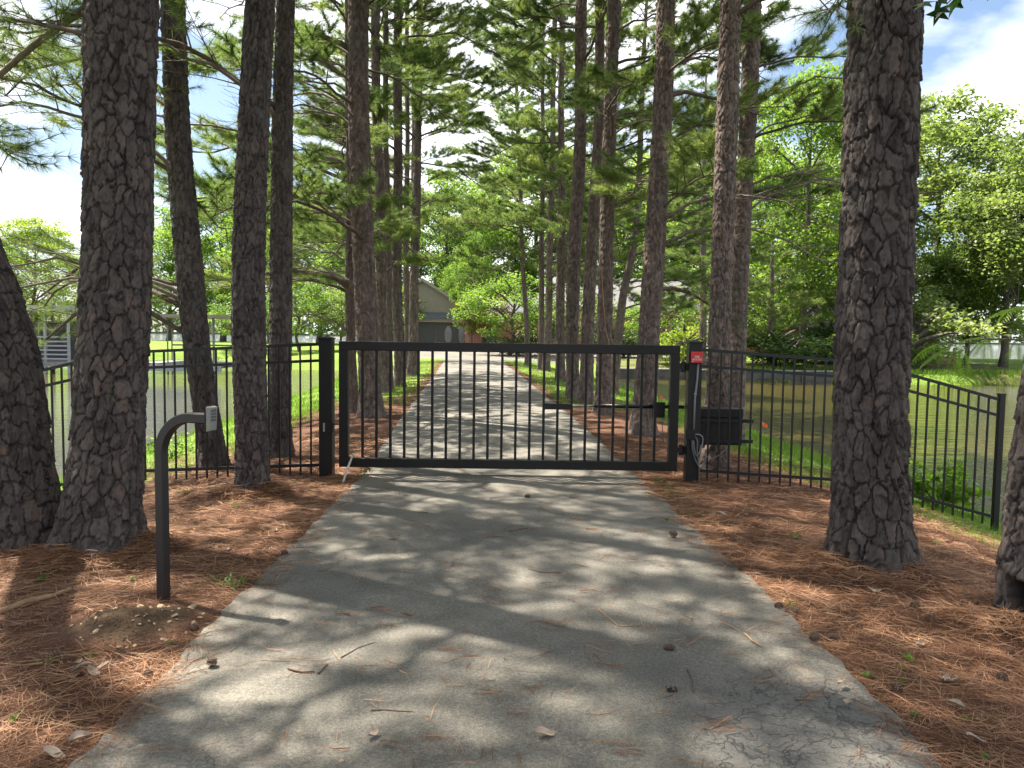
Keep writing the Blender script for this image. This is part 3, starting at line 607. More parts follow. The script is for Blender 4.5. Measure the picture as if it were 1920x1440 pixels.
# ------------------------------------------------------------------ broadleaf trees
def leaf_quads(C, size, rg, upbias=.6):
    n = len(C); nrm = rg.normal(size=(n, 3)); nrm[:, 2] = np.abs(nrm[:, 2]) + upbias; nrm /= np.linalg.norm(nrm, axis=1)[:, None]
    a = np.cross(nrm, rg.normal(size=(n, 3))); a /= np.linalg.norm(a, axis=1)[:, None] + 1e-9; b_ = np.cross(nrm, a)
    s = (size * rg.uniform(.6, 1.25, n))[:, None]
    V = np.stack([C - a * s * .55, C + b_ * s * .34 - nrm * s * .08, C + a * s * .6 - nrm * s * .12, C - b_ * s * .34 - nrm * s * .08], 1).reshape(-1, 3)
    return V, np.arange(n * 4).reshape(n, 4)
def broadleaf(seed, H, RX, base, nclump=170, per=120, leaf=.20, trunk_r=.24, clump=.75, shape=1.0):
    rg = np.random.default_rng(seed); mb = MB()
    tz = np.linspace(-.3, H * .8, 9); tp = np.stack([np.cumsum(rg.normal(0, .10, 9)), np.cumsum(rg.normal(0, .10, 9)), tz], -1); tp[:, :2] -= tp[1, :2]
    mb.tube(tp, list(np.interp(tz, [-.3, .3, H * .8], [trunk_r * 1.35, trunk_r, .05])), 10)
    limbs = []
    nl = 13
    for k in range(nl):
        f = (k + .5) / nl; z0 = base * .75 + (H * .72 - base * .75) * f; a = k * 2.4 + rg.normal(0, .3); o = np.array([np.interp(z0, tz, tp[:, q]) for q in range(3)])
        ln = RX * (1 - .55 * f) * rg.uniform(.7, .95); p1 = o + np.array([math.cos(a) * ln * .5, math.sin(a) * ln * .5, ln * (.32 + .3 * f)]); p2 = o + np.array([math.cos(a) * ln, math.sin(a) * ln, ln * (.42 + .6 * f)])
        mb.tube([o, p1, p2], [.10 * trunk_r / .24 * (1 - .5 * f), .065, .03], 6, False); limbs += [o * .5 + p1 * .5, p1, p2, p1 * .5 + p2 * .5]
    limbs = np.array(limbs)
    C = []
    while len(C) < nclump:
        d = rg.normal(size=3); d /= np.linalg.norm(d); r = rg.uniform(.45, 1.0) ** .6
        zc = base + (H - base) * .47
        up = d[2] * r
        wd = RX * (1 - .25 * max(0, up)) * shape if up > 0 else RX * .95
        p = np.array([d[0] * r * wd, d[1] * r * wd, zc + up * (H - base) * .52])
        lob = 1 + .22 * math.sin(3 * math.atan2(d[1], d[0]) + seed) * math.cos(4 * d[2] + seed)
        p[:2] *= lob; C.append(p)
    C = np.array(C)
    for c_ in C[::2]:
        j = np.argmin(((limbs - c_) ** 2).sum(1)); mb.tube([limbs[j], limbs[j] * .5 + c_ * .5 + rg.normal(0, .12, 3), c_], [.03, .02, .008], 4, False)
    n = nclump * per; ci = np.repeat(np.arange(nclump), per)
    csz = rg.uniform(.7, 1.25, nclump) * clump
    off = rg.normal(size=(n, 3)); off *= (rg.random(n) ** .45 / (np.linalg.norm(off, axis=1) + 1e-9))[:, None]
    off[:, 2] *= .55
    L = C[ci] + off * csz[ci][:, None] * 1.35
    V, F = leaf_quads(L, leaf, rg)
    tone = np.repeat(np.clip(rg.normal(.5, .16, nclump)[ci] + rg.normal(0, .1, n), 0, 1), 4)
    return mb.mesh('trunk', True), np_mesh('crown', V, F, {'tone': tone})
TALL = [broadleaf(1, 19, 5.2, 3.2, 230, 130, .24, .30, .85), broadleaf(2, 16, 5.6, 2.6, 220, 130, .24, .28, .85), broadleaf(3, 13, 4.6, 2.4, 170, 130, .22, .22, .8)]
SMALL = [broadleaf(5, 5.0, 2.6, 1.3, 70, 110, .13, .09, .5), broadleaf(6, 1.6, 1.3, .15, 40, 110, .10, .04, .34)]
for t_, _ in TALL + SMALL: t_.materials.append(M['oakbark'])
_crowns = {}
def place_tree(v, kind, x, y, s, rz, label, mat, name='broadleaf_tree', cat='tree', group=None, sz=None, z=None):
    tm, cm = (TALL + SMALL)[v]
    key = (v, mat)
    if key not in _crowns:
        c2 = cm if not any(k[0] == v for k in _crowns) else cm.copy(); c2.materials.clear(); c2.materials.append(M[mat]); _crowns[key] = c2
    t = empty(name, (x, y, gz(x, y) if z is None else z), label, cat, group, rz)
    sc_ = (s, s, sz or s)
    link('trunk', tm, None, t, scale=sc_); link('crown', _crowns[key], None, t, scale=sc_)
    return t
def px_tree(v, px, Y, toppy, rz, label, mat, **kw):
    p = P(px, 640, Y); H = [19, 16, 13, 5, 1.6][v] * 1.04; top = P(px, toppy, Y).z - gz(p.x, Y)
    return place_tree(v, 0, p.x, Y, max(.5, top / H) * kw.pop('wide', 1.0), rz, label, mat, sz=top / H, **kw)
fb = 'broadleaf trees across the pond'
px_tree(0, 1505, 52, 70, .4, 'tall bright green broadleaf tree with a thick trunk before the grey roofed house', 'leaf_a', group=fb, wide=.85)
px_tree(1, 1420, 62, 250, 1.4, 'broadleaf tree behind the dark low pine on the far bank', 'leaf_a', group=fb)
px_tree(1, 1745, 56, 150, 2.2, 'broad dusty green tree above the brown wooden fence', 'leaf_b', group=fb, wide=1.12)
px_tree(2, 1815, 51, 400, 2.9, 'shorter green tree filling in below the broad dusty green tree', 'leaf_a', group=fb, wide=.95)
px_tree(0, 1610, 66, 110, 3.0, 'tall broadleaf tree rising behind the grey roofed house', 'leaf_b', group=fb, wide=.9)
px_tree(2, 1885, 49, 245, 4.0, 'broadleaf tree with a bare lower trunk standing on the lawn by the lake', 'leaf_b', group=fb, wide=1.0)
px_tree(2, 1990, 53, 190, .6, 'dusty green tree beyond the lawn tree, its crown reaching out over the lake shore', 'leaf_b', group=fb, wide=1.1)
px_tree(4, 1700, 47, 560, .3, 'low green bush growing at the brown wooden fence', 'leaf_b', name='bush', cat='bush', group='bushes on the far bank', wide=1.2)
px_tree(3, 1660, 50, 480, .3, 'small spreading tree shading the brown wooden fence', 'leaf_b', name='small_tree', cat='tree', wide=1.2)
cb_ = 'broadleaf trees around the house'
px_tree(1, 835, 84, 300, .8, 'lush green broadleaf tree rising behind the garage gable', 'leaf_a', group=cb_, wide=.9)
px_tree(2, 905, 92, 350, 2.8, 'broadleaf tree behind the house roof next to the garage', 'leaf_a', group=cb_)
px_tree(1, 600, 88, 330, 5.0, 'broadleaf tree on the far lawn behind the keypad row', 'leaf_a', group=cb_)
px_tree(2, 690, 80, 360, 3.6, 'broadleaf tree beside the garage, seen between the keypad row trunks', 'leaf_a', group=cb_)
px_tree(1, 1000, 96, 230, 1.0, 'broadleaf tree far behind the middle of the house roof', 'leaf_a', group=cb_)
px_tree(1, 1130, 92, 260, 2.0, 'broadleaf tree behind the long brick wing', 'leaf_b', group=cb_)
px_tree(1, 1260, 84, 240, 4.4, 'broadleaf tree behind the end of the long brick wing', 'leaf_a', group=cb_)
px_tree(1, 1345, 78, 230, 5.4, 'broadleaf tree between the brick wing and the grey roofed house', 'leaf_a', group=cb_)
lb = 'broadleaf trees beyond the boat docks'
px_tree(1, 70, 95, 395, .5, 'yellow green rounded tree beyond the boat dock with the pale roof', 'leaf_lime', group=lb, wide=1.2)
px_tree(2, -40, 88, 410, 2.5, 'green tree beyond the docks, next to the rounded yellow green one', 'leaf_a', group=lb, wide=1.2)
px_tree(2, 320, 100, 380, 3.5, 'green tree on the lawn beyond the open dock', 'leaf_a', group=lb)
px_tree(1, 420, 96, 330, 4.5, 'green tree on the lawn between dock and house', 'leaf_a', group=lb)
px_tree(2, 505, 92, 350, 1.5, 'green tree on the lawn nearer the house than the docks', 'leaf_a', group=lb)
px_tree(3, 905, 67.5, 520, .2, 'small red leaved tree in front of the brick entry', 'leaf_red', name='red_maple_tree', cat='tree', wide=.8)
px_tree(3, 955, 57, 505, 1.2, 'airy lime leaved small tree before the brick wall', 'leaf_a', name='small_tree', cat='tree', wide=1.25)
px_tree(2, 872, 72.5, 455, 2.2, 'leafy green tree hanging over the garage roof corner', 'leaf_a', group=cb_, wide=.75)
px_tree(2, 884, 66.5, 425, 4.2, 'slim leafy tree standing by the garage corner, its crown over the gable', 'leaf_a', group=cb_, wide=.58)
px_tree(4, 965, 57, 625, .5, 'round dark green bush at the foot of the brick wall', 'leaf_dark', name='bush', cat='bush', group='bushes by the house', wide=1.3)
px_tree(4, 1165, 57, 612, 1.5, 'dark green bush under the eave of the brick wing', 'leaf_dark', name='bush', cat='bush', group='bushes by the house', wide=1.2)
px_tree(4, 1012, 58, 630, 2.5, 'dark green bush between the row-end pines and brick wall', 'leaf_dark', name='bush', cat='bush', group='bushes by the house')
px_tree(4, 1282, 47.5, 610, .9, 'lime green shrub glowing beside the far bank pine', 'leaf_lime', name='bush', cat='bush', wide=1.15)
px_tree(4, 1470, 47, 618, 2.9, 'low green bush under the dark pine across the pond', 'leaf_dark', name='bush', cat='bush', group='bushes on the far bank', wide=1.5)
px_tree(4, 1555, 51, 600, .9, 'green bush against the wall of the grey roofed house', 'leaf_dark', name='bush', cat='bush', group='bushes on the far bank', wide=1.1)
for px_, Y_, tp_, mt_, lab_ in ((560, 66, 515, 'leaf_a', 'leafy small tree on the far lawn behind the latch post'), (640, 67, 535, 'leaf_b', 'bushy small tree on the far lawn behind the tall flaky pine'),
        (455, 68, 540, 'leaf_a', 'bushy small tree on the far lawn behind the pine before the fence'), (722, 69, 525, 'leaf_a', 'bushy small tree beside the garage wall, between the keypad row trunks'),
        (1232, 54, 535, 'leaf_a', 'leafy small tree before the brick wing, behind the leaning flaky pine'), (1392, 50, 535, 'leaf_a', 'leafy small tree on the far bank behind the half hidden pine'), (1085, 56, 530, 'leaf_b', 'leafy small tree before the brick wing between the row trunks')):
    px_tree(3, px_, Y_, tp_, px_ * .01, lab_, mt_, name='small_tree', cat='tree', group='small trees near the house and far lawn', wide=1.15)
# far shore wood, one mass
rg = np.random.default_rng(55); n = 15000
fx = rg.uniform(-560, 560, n); hgt = 11 + 5 * np.sin(fx * .05) + 3 * np.sin(fx * .17 + 1) + 2 * np.sin(fx * .43)
C = np.stack([fx, 430 + rg.uniform(-14, 14, n) + .0004 * fx ** 2, -1 + hgt * rg.random(n) ** .8], -1)
V, F = leaf_quads(C, 3.2, rg)
tag(link('far_wood', np_mesh('far_wood', V, F), M['far_leaf']), 'distant belt of trees on the far lake shore', 'trees', kind='stuff')
mb = MB(); mb.box(-700, 700, 425, 470, -3, -.2); tag(mb.build('far_shore', M['far_leaf']), kind='structure')

# ------------------------------------------------------------------ gate, posts, fences
GY = 9.1
def gpx(px, Y=GY): return (px - 960) / FPX * Y
gate = empty('swing_gate', (0, GY, 0), 'black metal swing gate of vertical bars across the driveway', 'gate')
x0, x1, z0, z1, tw = -2.043, 1.974, .02, 1.512, .108
MB().box(x0, x1, -.05, .05, z1 - tw, z1).build('top_rail', M['black'], gate, bevel=.006)
MB().box(x0, x1, -.05, .05, z0, z0 + tw).build('bottom_rail', M['black'], gate, bevel=.006)
for a in (x0, x1 - tw): MB().box(a, a + tw, -.0495, .0495, z0 + tw - .002, z1 - tw + .002).build('stile', M['black'], gate, bevel=.006)
pk = MB().box(-.015, .015, -.015, .015, z0 + tw - .004, z1 - tw + .004).mesh('picket'); pk.materials.append(M['black'])
npk = 22; sp_ = (x1 - x0 - 2 * tw) / (npk + 1)
for k in range(npk): link('picket', pk, None, gate, (x0 + tw + sp_ * (k + 1), 0, 0))
for zz in (1.26, .27):
    MB().box(x1 - .004, x1 + .075, -.03, .03, zz - .035, zz + .035).tube([(x1 + .05, -.005, zz - .06), (x1 + .05, -.005, zz + .06)], .028, 10).build('hinge', M['black'], gate)
MB().box(gpx(1018), gpx(1073), -.022, .022, .735, .805).build('arm_plate', M['black'], gate, bevel=.003)

def gate_post(label, X, top, W=.155):
    g = gz(X, GY)
    t = empty('gate_post', (X, GY, g), label, 'gate post', 'posts of the swing gate')
    MB().box(-W / 2, W / 2, -W / 2, W / 2, -.3, top - g - .012).build('shaft', M['black'], t, bevel=.006)
    c = W / 2 + .008
    m_ = MB(); m_.box(-c, c, -c, c, 0, .02)
    m_.add([(-c * .85, -c * .85, .02), (c * .85, -c * .85, .02), (c * .85, c * .85, .02), (-c * .85, c * .85, .02), (0, 0, .042)], [(0, 1, 4), (1, 2, 4), (2, 3, 4), (3, 0, 4)])
    m_.build('cap', M['black'], t, loc=(0, 0, top - g - .014))
    return t
lp = gate_post('black square post with a small latch catch, at the free end of the gate', -2.195, 1.545)
la = MB(); zl = .50 - lp.location.z
la.box(.0, .10, -.125, -.078, zl - .055, zl + .055).box(.085, .17, -.125, -.112, zl + .03, zl + .045)
la.build('latch_catch', M['black'], lp, bevel=.003); MB().box(-.015, .006, -.128, -.078, zl - .05, zl + .05).build('latch_plate', M['steel'], lp)
rp = gate_post('black square post carrying the red box, at the hinged end of the gate', 2.15, 1.555)
for zz in (1.26, .27):
    MB().box(-.11, -.076, -.03, .03, zz - rp.location.z - .045, zz - rp.location.z + .045).build('hinge_bracket', M['black'], rp)

def fence(label, brk, ends, posts, name='picket_fence'):
    """brk: list of (X, top rail z); pickets every .128 m; a raked run follows the ground"""
    xs = [b_[0] for b_ in brk]; zs_ = [b_[1] for b_ in brk]
    fy = lambda X: GY + .05 + .055 * max(0, abs(X) - 2.2)
    t = empty(name, (xs[0], fy(xs[0]), gz(xs[0], fy(xs[0]))), label, 'fence', 'black picket fences beside the gate')
    o = Vector(t.location)
    for dz, h in ((0, .036), (-.195, .034), (-1.447, .036)):
        for a, b_ in zip(brk[:-1], brk[1:]):
            A, B = Vector((a[0], fy(a[0]), a[1] + dz)) - o, Vector((b_[0], fy(b_[0]), b_[1] + dz)) - o
            MB().bar(A, B, .034, h).build('rail', M['black'], t)
    s = 1 if xs[-1] > xs[0] else -1
    k = 1; me = MB().box(-.0095, .0095, -.0095, .0095, -1.565, -.002).mesh('picket'); me.materials.append(M['black'])
    while abs(xs[0]) + .128 * k < abs(xs[-1]) - .03:
        X = xs[0] + s * .128 * k * (1 if abs(xs[0] + s * .128 * k) < 4.4 else 1.0); k += 1
        if any(abs(X - q) < .05 for q in posts): continue
        zt = np.interp(abs(X), [abs(q) for q in xs], zs_)
        link('picket', me, None, t, Vector((X, fy(X), zt)) - o)
    for q in posts:
        zt = float(np.interp(abs(q), [abs(u) for u in xs], zs_)) + .075; g = gz(q, fy(q)) - .3
        p = MB().box(-.032, .032, -.032, .032, g - zt, -.01).build('post', M['black'], t, loc=Vector((q, fy(q), zt)) - o)
        MB().box(-.037, .037, -.037, .037, -.014, .006).build('post_cap', M['black'], p)
    return t
fence('black picket fence running from the latch post behind the massive pines', [(-2.272, 1.472), (-4.75, 1.335), (-7.0, .80)], None, [-4.75, -7.0])
fence('black picket fence stepping down from the hinge post to a capped end post', [(2.228, 1.465), (4.25, 1.335), (5.97, .895)], None, [4.25, 5.97])

# gate opener arm
op = empty('gate_opener', (gpx(1250), GY + .14, .77), 'black ram arm gate opener fixed behind the gate bars', 'gate opener')
def opx(px): return gpx(px) - gpx(1250)
MB().tube([(opx(1045), 0, .0), (opx(1125), 0, .0)], .011, 10).build('piston_rod', M['steel'], op, True)
MB().tube([(opx(1118), 0, 0), (opx(1232), 0, 0)], .024, 12).build('cylinder', M['black'], op, True)
MB().box(opx(1228), opx(1252), -.04, .04, -.13, .055).box(opx(1250), opx(1290), -.02, .02, -.02, .02).build('motor_housing', M['black_dull'], op, bevel=.006)
MB().tube([(opx(1249), -.01, -.12), (opx(1248), -.02, -.22), (opx(1250), 0, -.33), (opx(1252), .02, -.42)], .005, 6).build('drip_cable', M['cable'], op, True)
MB().box(opx(1030), opx(1060), -.1, .012, -.02, .02).build('end_bracket', M['black'], op)

# red fire access box
rb = empty('fire_access_box', (2.16, GY - .078, 1.315), 'red box lettered FIRE ACCESS mounted high on the hinge post', 'key box', rz=-.22)
MB().box(-.078, .078, -.08, .012, 0, .152).build('housing', M['red'], rb, bevel=.004)
MB().box(-.012, .012, -.083, -.079, .01, .03).build('keyhole_plate', M['steel'], rb, loc=(-.05, 0, 0))
def text(body, size, parent, loc, mat):
    cu = bpy.data.curves.new('lettering', 'FONT'); cu.body = body; cu.size = size; cu.align_x = 'CENTER'; cu.extrude = .0008
    tmp = bpy.data.objects.new('tmp', cu); COL.objects.link(tmp); dg = bpy.context.evaluated_depsgraph_get()
    me = bpy.data.meshes.new_from_object(tmp.evaluated_get(dg)); bpy.data.objects.remove(tmp)
    me.materials.clear(); me.materials.append(mat)
    return link('lettering', me, None, parent, loc, (math.pi / 2, 0, 0))
text('FIRE', .036, rb, (.006, -.0815, .072), M['white_ink']); text('ACCESS', .036, rb, (.006, -.0815, .035), M['white_ink'])
rb.scale = (.84, .84, .84)
# conduit + junction box + looped cables
cd = empty('cable_conduit', (2.155, GY - .09, .42), 'grey conduit with a junction box and looped cables on the hinge post', 'conduit')
Z0 = .42
MB().tube([(.02, 0, 1.30 - Z0), (.018, 0, 1.15 - Z0), (-.005, 0, .9 - Z0), (-.008, 0, .52 - Z0)], .012, 10).build('conduit', M['conduit'], cd, True)
MB().tube([(-.002, 0, .93 - Z0), (-.004, 0, .955 - Z0)], .017, 10).build('coupling', M['conduit'], cd, True)
MB().box(-.10, -.0, -.045, .01, .41 - Z0, .53 - Z0).build('junction_box', M['black_dull'], cd, bevel=.004)
for k, pts in enumerate(([(-.01, -.02, .47), (.06, -.03, .47), (.095, -.03, .42), (.075, -.03, .30), (.03, -.02, .22), (.0, -.02, .30), (-.01, -.02, .40)],
                         [(-.03, -.02, .42), (-.02, -.03, .28), (.03, -.03, .14), (.09, -.02, .07), (.135, -.01, .16), (.14, 0, .30)],
                         [(.0, -.015, .45), (.03, -.03, .40), (.035, -.03, .25), (.06, -.02, .10), (.07, 0, -.05), (.075, .02, -.16)],
                         [(.10, .0, .12), (.16, .02, .20), (.24, .1, .17), (.36, .14, .22), (.42, .14, .28)])):
    # rounded path
    ps = [Vector((a, b_, c_ - Z0)) for a, b_, c_ in pts]; fine = []
    for i in range(len(ps) - 1):
        p0, p1, p2, p3 = ps[max(0, i - 1)], ps[i], ps[i + 1], ps[min(len(ps) - 1, i + 2)]
        for q in np.linspace(0, 1, 6, endpoint=False):
            fine.append(.5 * ((2 * p1) + (p2 - p0) * q + (2 * p0 - 5 * p1 + 4 * p2 - p3) * q * q + (3 * p1 - p0 - 3 * p2 + p3) * q ** 3))
    fine.append(ps[-1]); MB().tube(fine, .0075 if k < 3 else .004, 6).build('cable', M['cable' if k else 'conduit'], cd, True)
# control box on strut rails behind the fence
bx_ = empty('control_box', (gpx(1352, 9.4), 9.33, .30), 'black control box with a lid hung on strut rails behind the fence', 'control box')
MB().box(-.262, .262, 0, .22, 0, .335).build('housing', M['black_dull'], bx_, bevel=.008)
MB().box(-.275, .265, -.012, .232, .335, .45).build('lid', M['black_dull'], bx_, bevel=.01)
for zz in (.285, .035): MB().box(-.27, .385, -.036, -.001, zz - .002, zz + .038).build('strut_rail', M['black'], bx_, bevel=.002)

# keypad pedestal
kb = G(307, 1128)
kp = empty('keypad_pedestal', (kb.x, kb.y, kb.z), 'dark curved gooseneck post holding a grey keypad beside the driveway', 'keypad post', rz=-.30)
m_ = MB(); hw, Rb, Ht = .030, .23, 1.105 - kb.z
path = [(0, -.25), (0, .3), (0, Ht - Rb)] + [(Rb - Rb * math.cos(a), Ht - Rb + Rb * math.sin(a)) for a in np.linspace(0, math.pi / 2, 14)[1:]] + [(.35, Ht)]
rings = []
for i, (px_, pz_) in enumerate(path):
    a, b_ = path[max(0, i - 1)], path[min(len(path) - 1, i + 1)]; d = Vector((b_[0] - a[0], 0, b_[1] - a[1])).normalized(); nrm = Vector((d.z, 0, -d.x))
    ring = []
    for (u, v_) in ((-1, -.8), (-.8, -1), (.8, -1), (1, -.8), (1, .8), (.8, 1), (-.8, 1), (-1, .8)):
        ring.append(Vector((px_, 0, pz_)) + nrm * u * hw + Vector((0, v_ * hw, 0)))
    rings.append(ring)
for r_ in rings: m_.v += [tuple(q) for q in r_]
for i in range(len(rings) - 1):
    for k in range(8): m_.f.append((i * 8 + k, i * 8 + (k + 1) % 8, (i + 1) * 8 + (k + 1) % 8, (i + 1) * 8 + k))
m_.f.append(tuple(range((len(rings) - 1) * 8, len(rings) * 8)))
m_.build('gooseneck_tube', M['bronze'], kp)
MB().box(.348, .356, -.042, .042, Ht - .06, Ht + .06).build('mounting_plate', M['black'], kp)
ky = MB(); kx0, kx1 = .355, .392
ky.add([(kx0, -.05, Ht - .095), (kx0, .05, Ht - .095), (kx0, .05, Ht + .095), (kx0, -.05, Ht + .095), (kx1 - .012, -.044, Ht - .09), (kx1 - .012, .044, Ht - .09), (kx1, .044, Ht + .088), (kx1, -.044, Ht + .088)],
       [(0, 1, 2, 3), (4, 7, 6, 5), (0, 3, 7, 4), (1, 5, 6, 2), (3, 2, 6, 7), (0, 4, 5, 1)])
cK = Vector((kx0, 0, Ht)); ky.v = [tuple(cK + (Vector(q) - cK) * .78) for q in ky.v]
kd = ky.build('keypad', M['keypad'], kp, bevel=.004)
for r_ in range(4):
    for c_ in range(3):
        zz = Ht + .062 - r_ * .024; xx = kx1 - .012 * (Ht + .088 - zz) / .178
        bt_ = MB().box(xx - .002, xx + .004, -.026 + c_ * .02, -.013 + c_ * .02, zz - .008, zz + .008); bt_.v = [tuple(cK + (Vector(q) - cK) * .78) for q in bt_.v]; bt_.build('button', M['button'], kd)
for zz in (.05, -.05): MB().tube([(.335, -.02, Ht + zz), (.350, -.02, Ht + zz)], .006, 8).build('bolt', M['steel'], kp)

# orange marker flags
for (fx_, fy_, lab) in ((1428, 800, 'orange marker flag on the grass bank seen through the picket fence'), (1237, 748, 'orange marker flag on the far bank seen through the gate bars')):
    Yf = 15.8 if fx_ > 1300 else 24.5
    p = P(fx_, fy_, Yf); g = gz(p.x, p.y); h = p.z - g + .05
    t = empty('marker_flag', (p.x, p.y, g), lab, 'flag', 'orange marker flags on the bank')
    MB().tube([(0, 0, -.05), (.01, 0, h + .06)], .003, 5).build('wire', M['steel'], t)
    s = .5 if Yf < 20 else .55
    fl = MB()
    for i in range(5):
        for j in range(4):
            u, v_ = i / 4, j / 3; fl.v.append((.01 + u * .2 * s + .02 * v_, .015 * math.sin(u * 5 + v_ * 2), h + .05 - v_ * .2 * s - u * .09 * s + .03 * v_ * u))
    for i in range(4):
        for j in range(3): fl.f.append((i * 4 + j, i * 4 + j + 1, i * 4 + j + 5, i * 4 + j + 4))
    fo = fl.build('flag_sheet', M['orange'], t); sd_ = fo.modifiers.new('thick', 'SOLIDIFY'); sd_.thickness = .002

# ------------------------------------------------------------------ house, outbuildings, docks, walls
HY = 70.0
def hx(px, Y=HY): return (px - 960) / FPX * Y
hg = .2
gar = empty('garage', (hx(790), HY, hg), 'cream gabled garage with dark doors and brick piers at the driveway end', 'garage')
xl, xr = hx(685) - hx(790), hx(887) - hx(790)
MB().box(xl, xr, .4, 8, -.3, 3.0).build('wall', M['brick'], gar)
for a, b_ in ((xl - .02, xl + .7), (xr - .7, xr + .02)): MB().box(a, b_, -.25, .42, -.3, 2.34).build('brick_pier', M['brick'], gar)
MB().box(xl - .3, xr + .3, -.30, .44, 2.34, 2.68).build('header', M['trim'], gar)
MB().add([(xl - .45, -.5, 2.68), (xr + .55, -.5, 2.68), (xr + .2, .35, 3.24), (xl - .1, .35, 3.24), (xl - .45, .45, 2.69), (xr + .55, .45, 2.69)], [(0, 1, 2, 3), (1, 5, 2), (0, 3, 4), (0, 4, 5, 1)]).build('pent_roof', M['shingle'], gar)
pk_ = 6.2; ex = 5.3
MB().add([(-ex, .36, 3.0), (ex, .36, 3.0), (0, .36, pk_), (-ex, .5, 3.0), (ex, .5, 3.0), (0, .5, pk_)], [(0, 1, 2), (5, 4, 3), (0, 3, 4, 1)]).build('gable', M['cream'], gar)
for s in (-1, 1):
    a, b_ = Vector((s * (ex + .55), 0, 2.72)), Vector((0, 0, pk_ + .12))
    MB().add([(a.x, .05, a.z), (b_.x, .05, b_.z), (b_.x, 9, b_.z), (a.x, 9, a.z), (a.x, .05, a.z - .2), (b_.x, .05, b_.z - .2), (b_.x, 9, b_.z - .2), (a.x, 9, a.z - .2)], [(0, 1, 2, 3), (4, 7, 6, 5), (0, 4, 5, 1), (2, 6, 7, 3), (0, 3, 7, 4)]).build('roof_slope', M['shingle'], gar)
    MB().bar((a.x, .03, a.z - .12), (b_.x, .03, b_.z - .12), .06, .24).build('rake_board', M['trim'], gar)
dx0 = xl + .7; dx1 = xr - .7
for k in range(3):
    a = dx0 + (dx1 - dx0) * k / 3 + .06; b_ = dx0 + (dx1 - dx0) * (k + 1) / 3 - .06
    dr = MB().box(a, b_, .30, .39, -.25, 2.33).build('door', M['door_dark'], gar)
    for j in range(4): MB().box(a + .05, b_ - .05, .285, .302, -.2 + j * .63, .38 + j * .63).build('panel', M['door_dark'], dr)
for px_ in (839, 865):
    cxo = hx(px_) - hx(790); ov = []; fr = []
    for k in range(24):
        a = 2 * math.pi * k / 24; ov.append((cxo + .27 * math.cos(a), .262, 1.25 + .66 * math.sin(a)))
    for rr0 in (1.0, 1.22):
        for k in range(24):
            a = 2 * math.pi * k / 24; fr.append((cxo + .27 * rr0 * math.cos(a), .255, 1.25 + .66 * rr0 * math.sin(a)))
    MB().add(ov, [tuple(reversed(range(24)))]).build('oval_window', M['glass'], gar)
    MB().add(fr, [(k, (k + 1) % 24, 24 + (k + 1) % 24, 24 + k) for k in range(24)]).build('oval_frame', M['trim'], gar)
hs = empty('brick_house', (6, 62, hg), 'long red brick house with pale grey roof behind the pines', 'house')
MB().box(-4.2, 9.2, 0, 9, -.3, 3.6).build('wall', M['brick'], hs)
MB().box(-10.2, -4.2, 6, 9, -.3, 3.3).build('entry_wall', M['brick'], hs)
MB().box(-8.6, -7.4, 5.93, 6.0, -.2, 2.1).build('door', M['door_dark'], hs)
MB().box(-4.8, 9.8, -.65, -.5, 3.42, 3.66).build('fascia', M['dock_white'], hs)
MB().add([(-4.9, -.7, 3.62), (9.9, -.7, 3.62), (8.5, 4.6, 6.3), (-2.5, 4.6, 6.3), (9.9, 10, 3.62), (-4.9, 10, 3.62)], [(0, 1, 2, 3), (1, 4, 2), (2, 4, 5, 3), (0, 3, 5), (0, 5, 4, 1)]).build('roof', M['shingle_pale'], hs)
MB().add([(-10.4, 5.4, 3.25), (-4.3, 5.4, 3.25), (-4.3, 9.2, 4.6), (-10.4, 9.2, 4.6)], [(0, 1, 2, 3)]).build('entry_roof', M['shingle'], hs)
for xw in (-2.6, .8, 4.2, 7.4):
    wd = MB().box(xw - .7, xw + .7, -.05, .02, .9, 2.4).build('window', M['dock_white'], hs)
    for q in (-.33, .33): MB().box(xw + q - .28, xw + q + .28, -.062, -.045, 1.0, 2.3).build('pane', M['glass'], wd)
h2 = empty('grey_roofed_house', (hx(1530, 60), 60, gz(hx(1530, 60), 60)), 'house with steep grey roof and orange brick wall across the pond', 'house')
MB().box(-5.5, 5, 0, 7, -.4, 2.6).build('wall', M['brick'], h2)
MB().add([(-6.2, -.8, 2.5), (5.6, -.8, 2.5), (5.2, 3.5, 6.0), (-5.8, 3.5, 6.0), (5.6, 7.8, 2.5), (-6.2, 7.8, 2.5)], [(0, 1, 2, 3), (1, 4, 2), (2, 4, 5, 3), (0, 3, 5), (0, 5, 4, 1)]).build('roof', M['shingle_pale'], h2)
MB().box(-6.2, 5.6, -.84, -.74, 2.3, 2.56).build('fascia', M['dock_white'], h2)
MB().box(.3, 1.3, 2.6, 3.4, 4.6, 6.9).build('chimney', M['trim'], h2)
for xw in (-3.5, .2, 3.2):
    wd = MB().box(xw - .6, xw + .6, -.05, .02, .7, 2.0).build('window', M['dock_white'], h2); MB().box(xw - .5, xw + .5, -.062, -.045, .8, 1.9).build('pane', M['glass'], wd)
# retaining wall across the pond
rw = empty('retaining_wall', (5.0, 43.85, -.9), 'low dark timber retaining wall along the far edge of the pond', 'retaining wall')
for k in range(8):
    for r_ in range(2):
        MB().box(k * 1.65 + .01, k * 1.65 + 1.63, -.10 + .015 * ((k + r_) % 2), .12, -.35 + r_ * .46, .10 + r_ * .46).build('timber', M['wall_timber'], rw)
    MB().box(k * 1.65 - .09, k * 1.65 + .09, -.19, -.11, -.5, .60).build('post', M['wall_timber'], rw)
MB().box(-.1, 13.3, -.17, .2, .565, .63).build('cap_board', M['dock_grey'], rw)
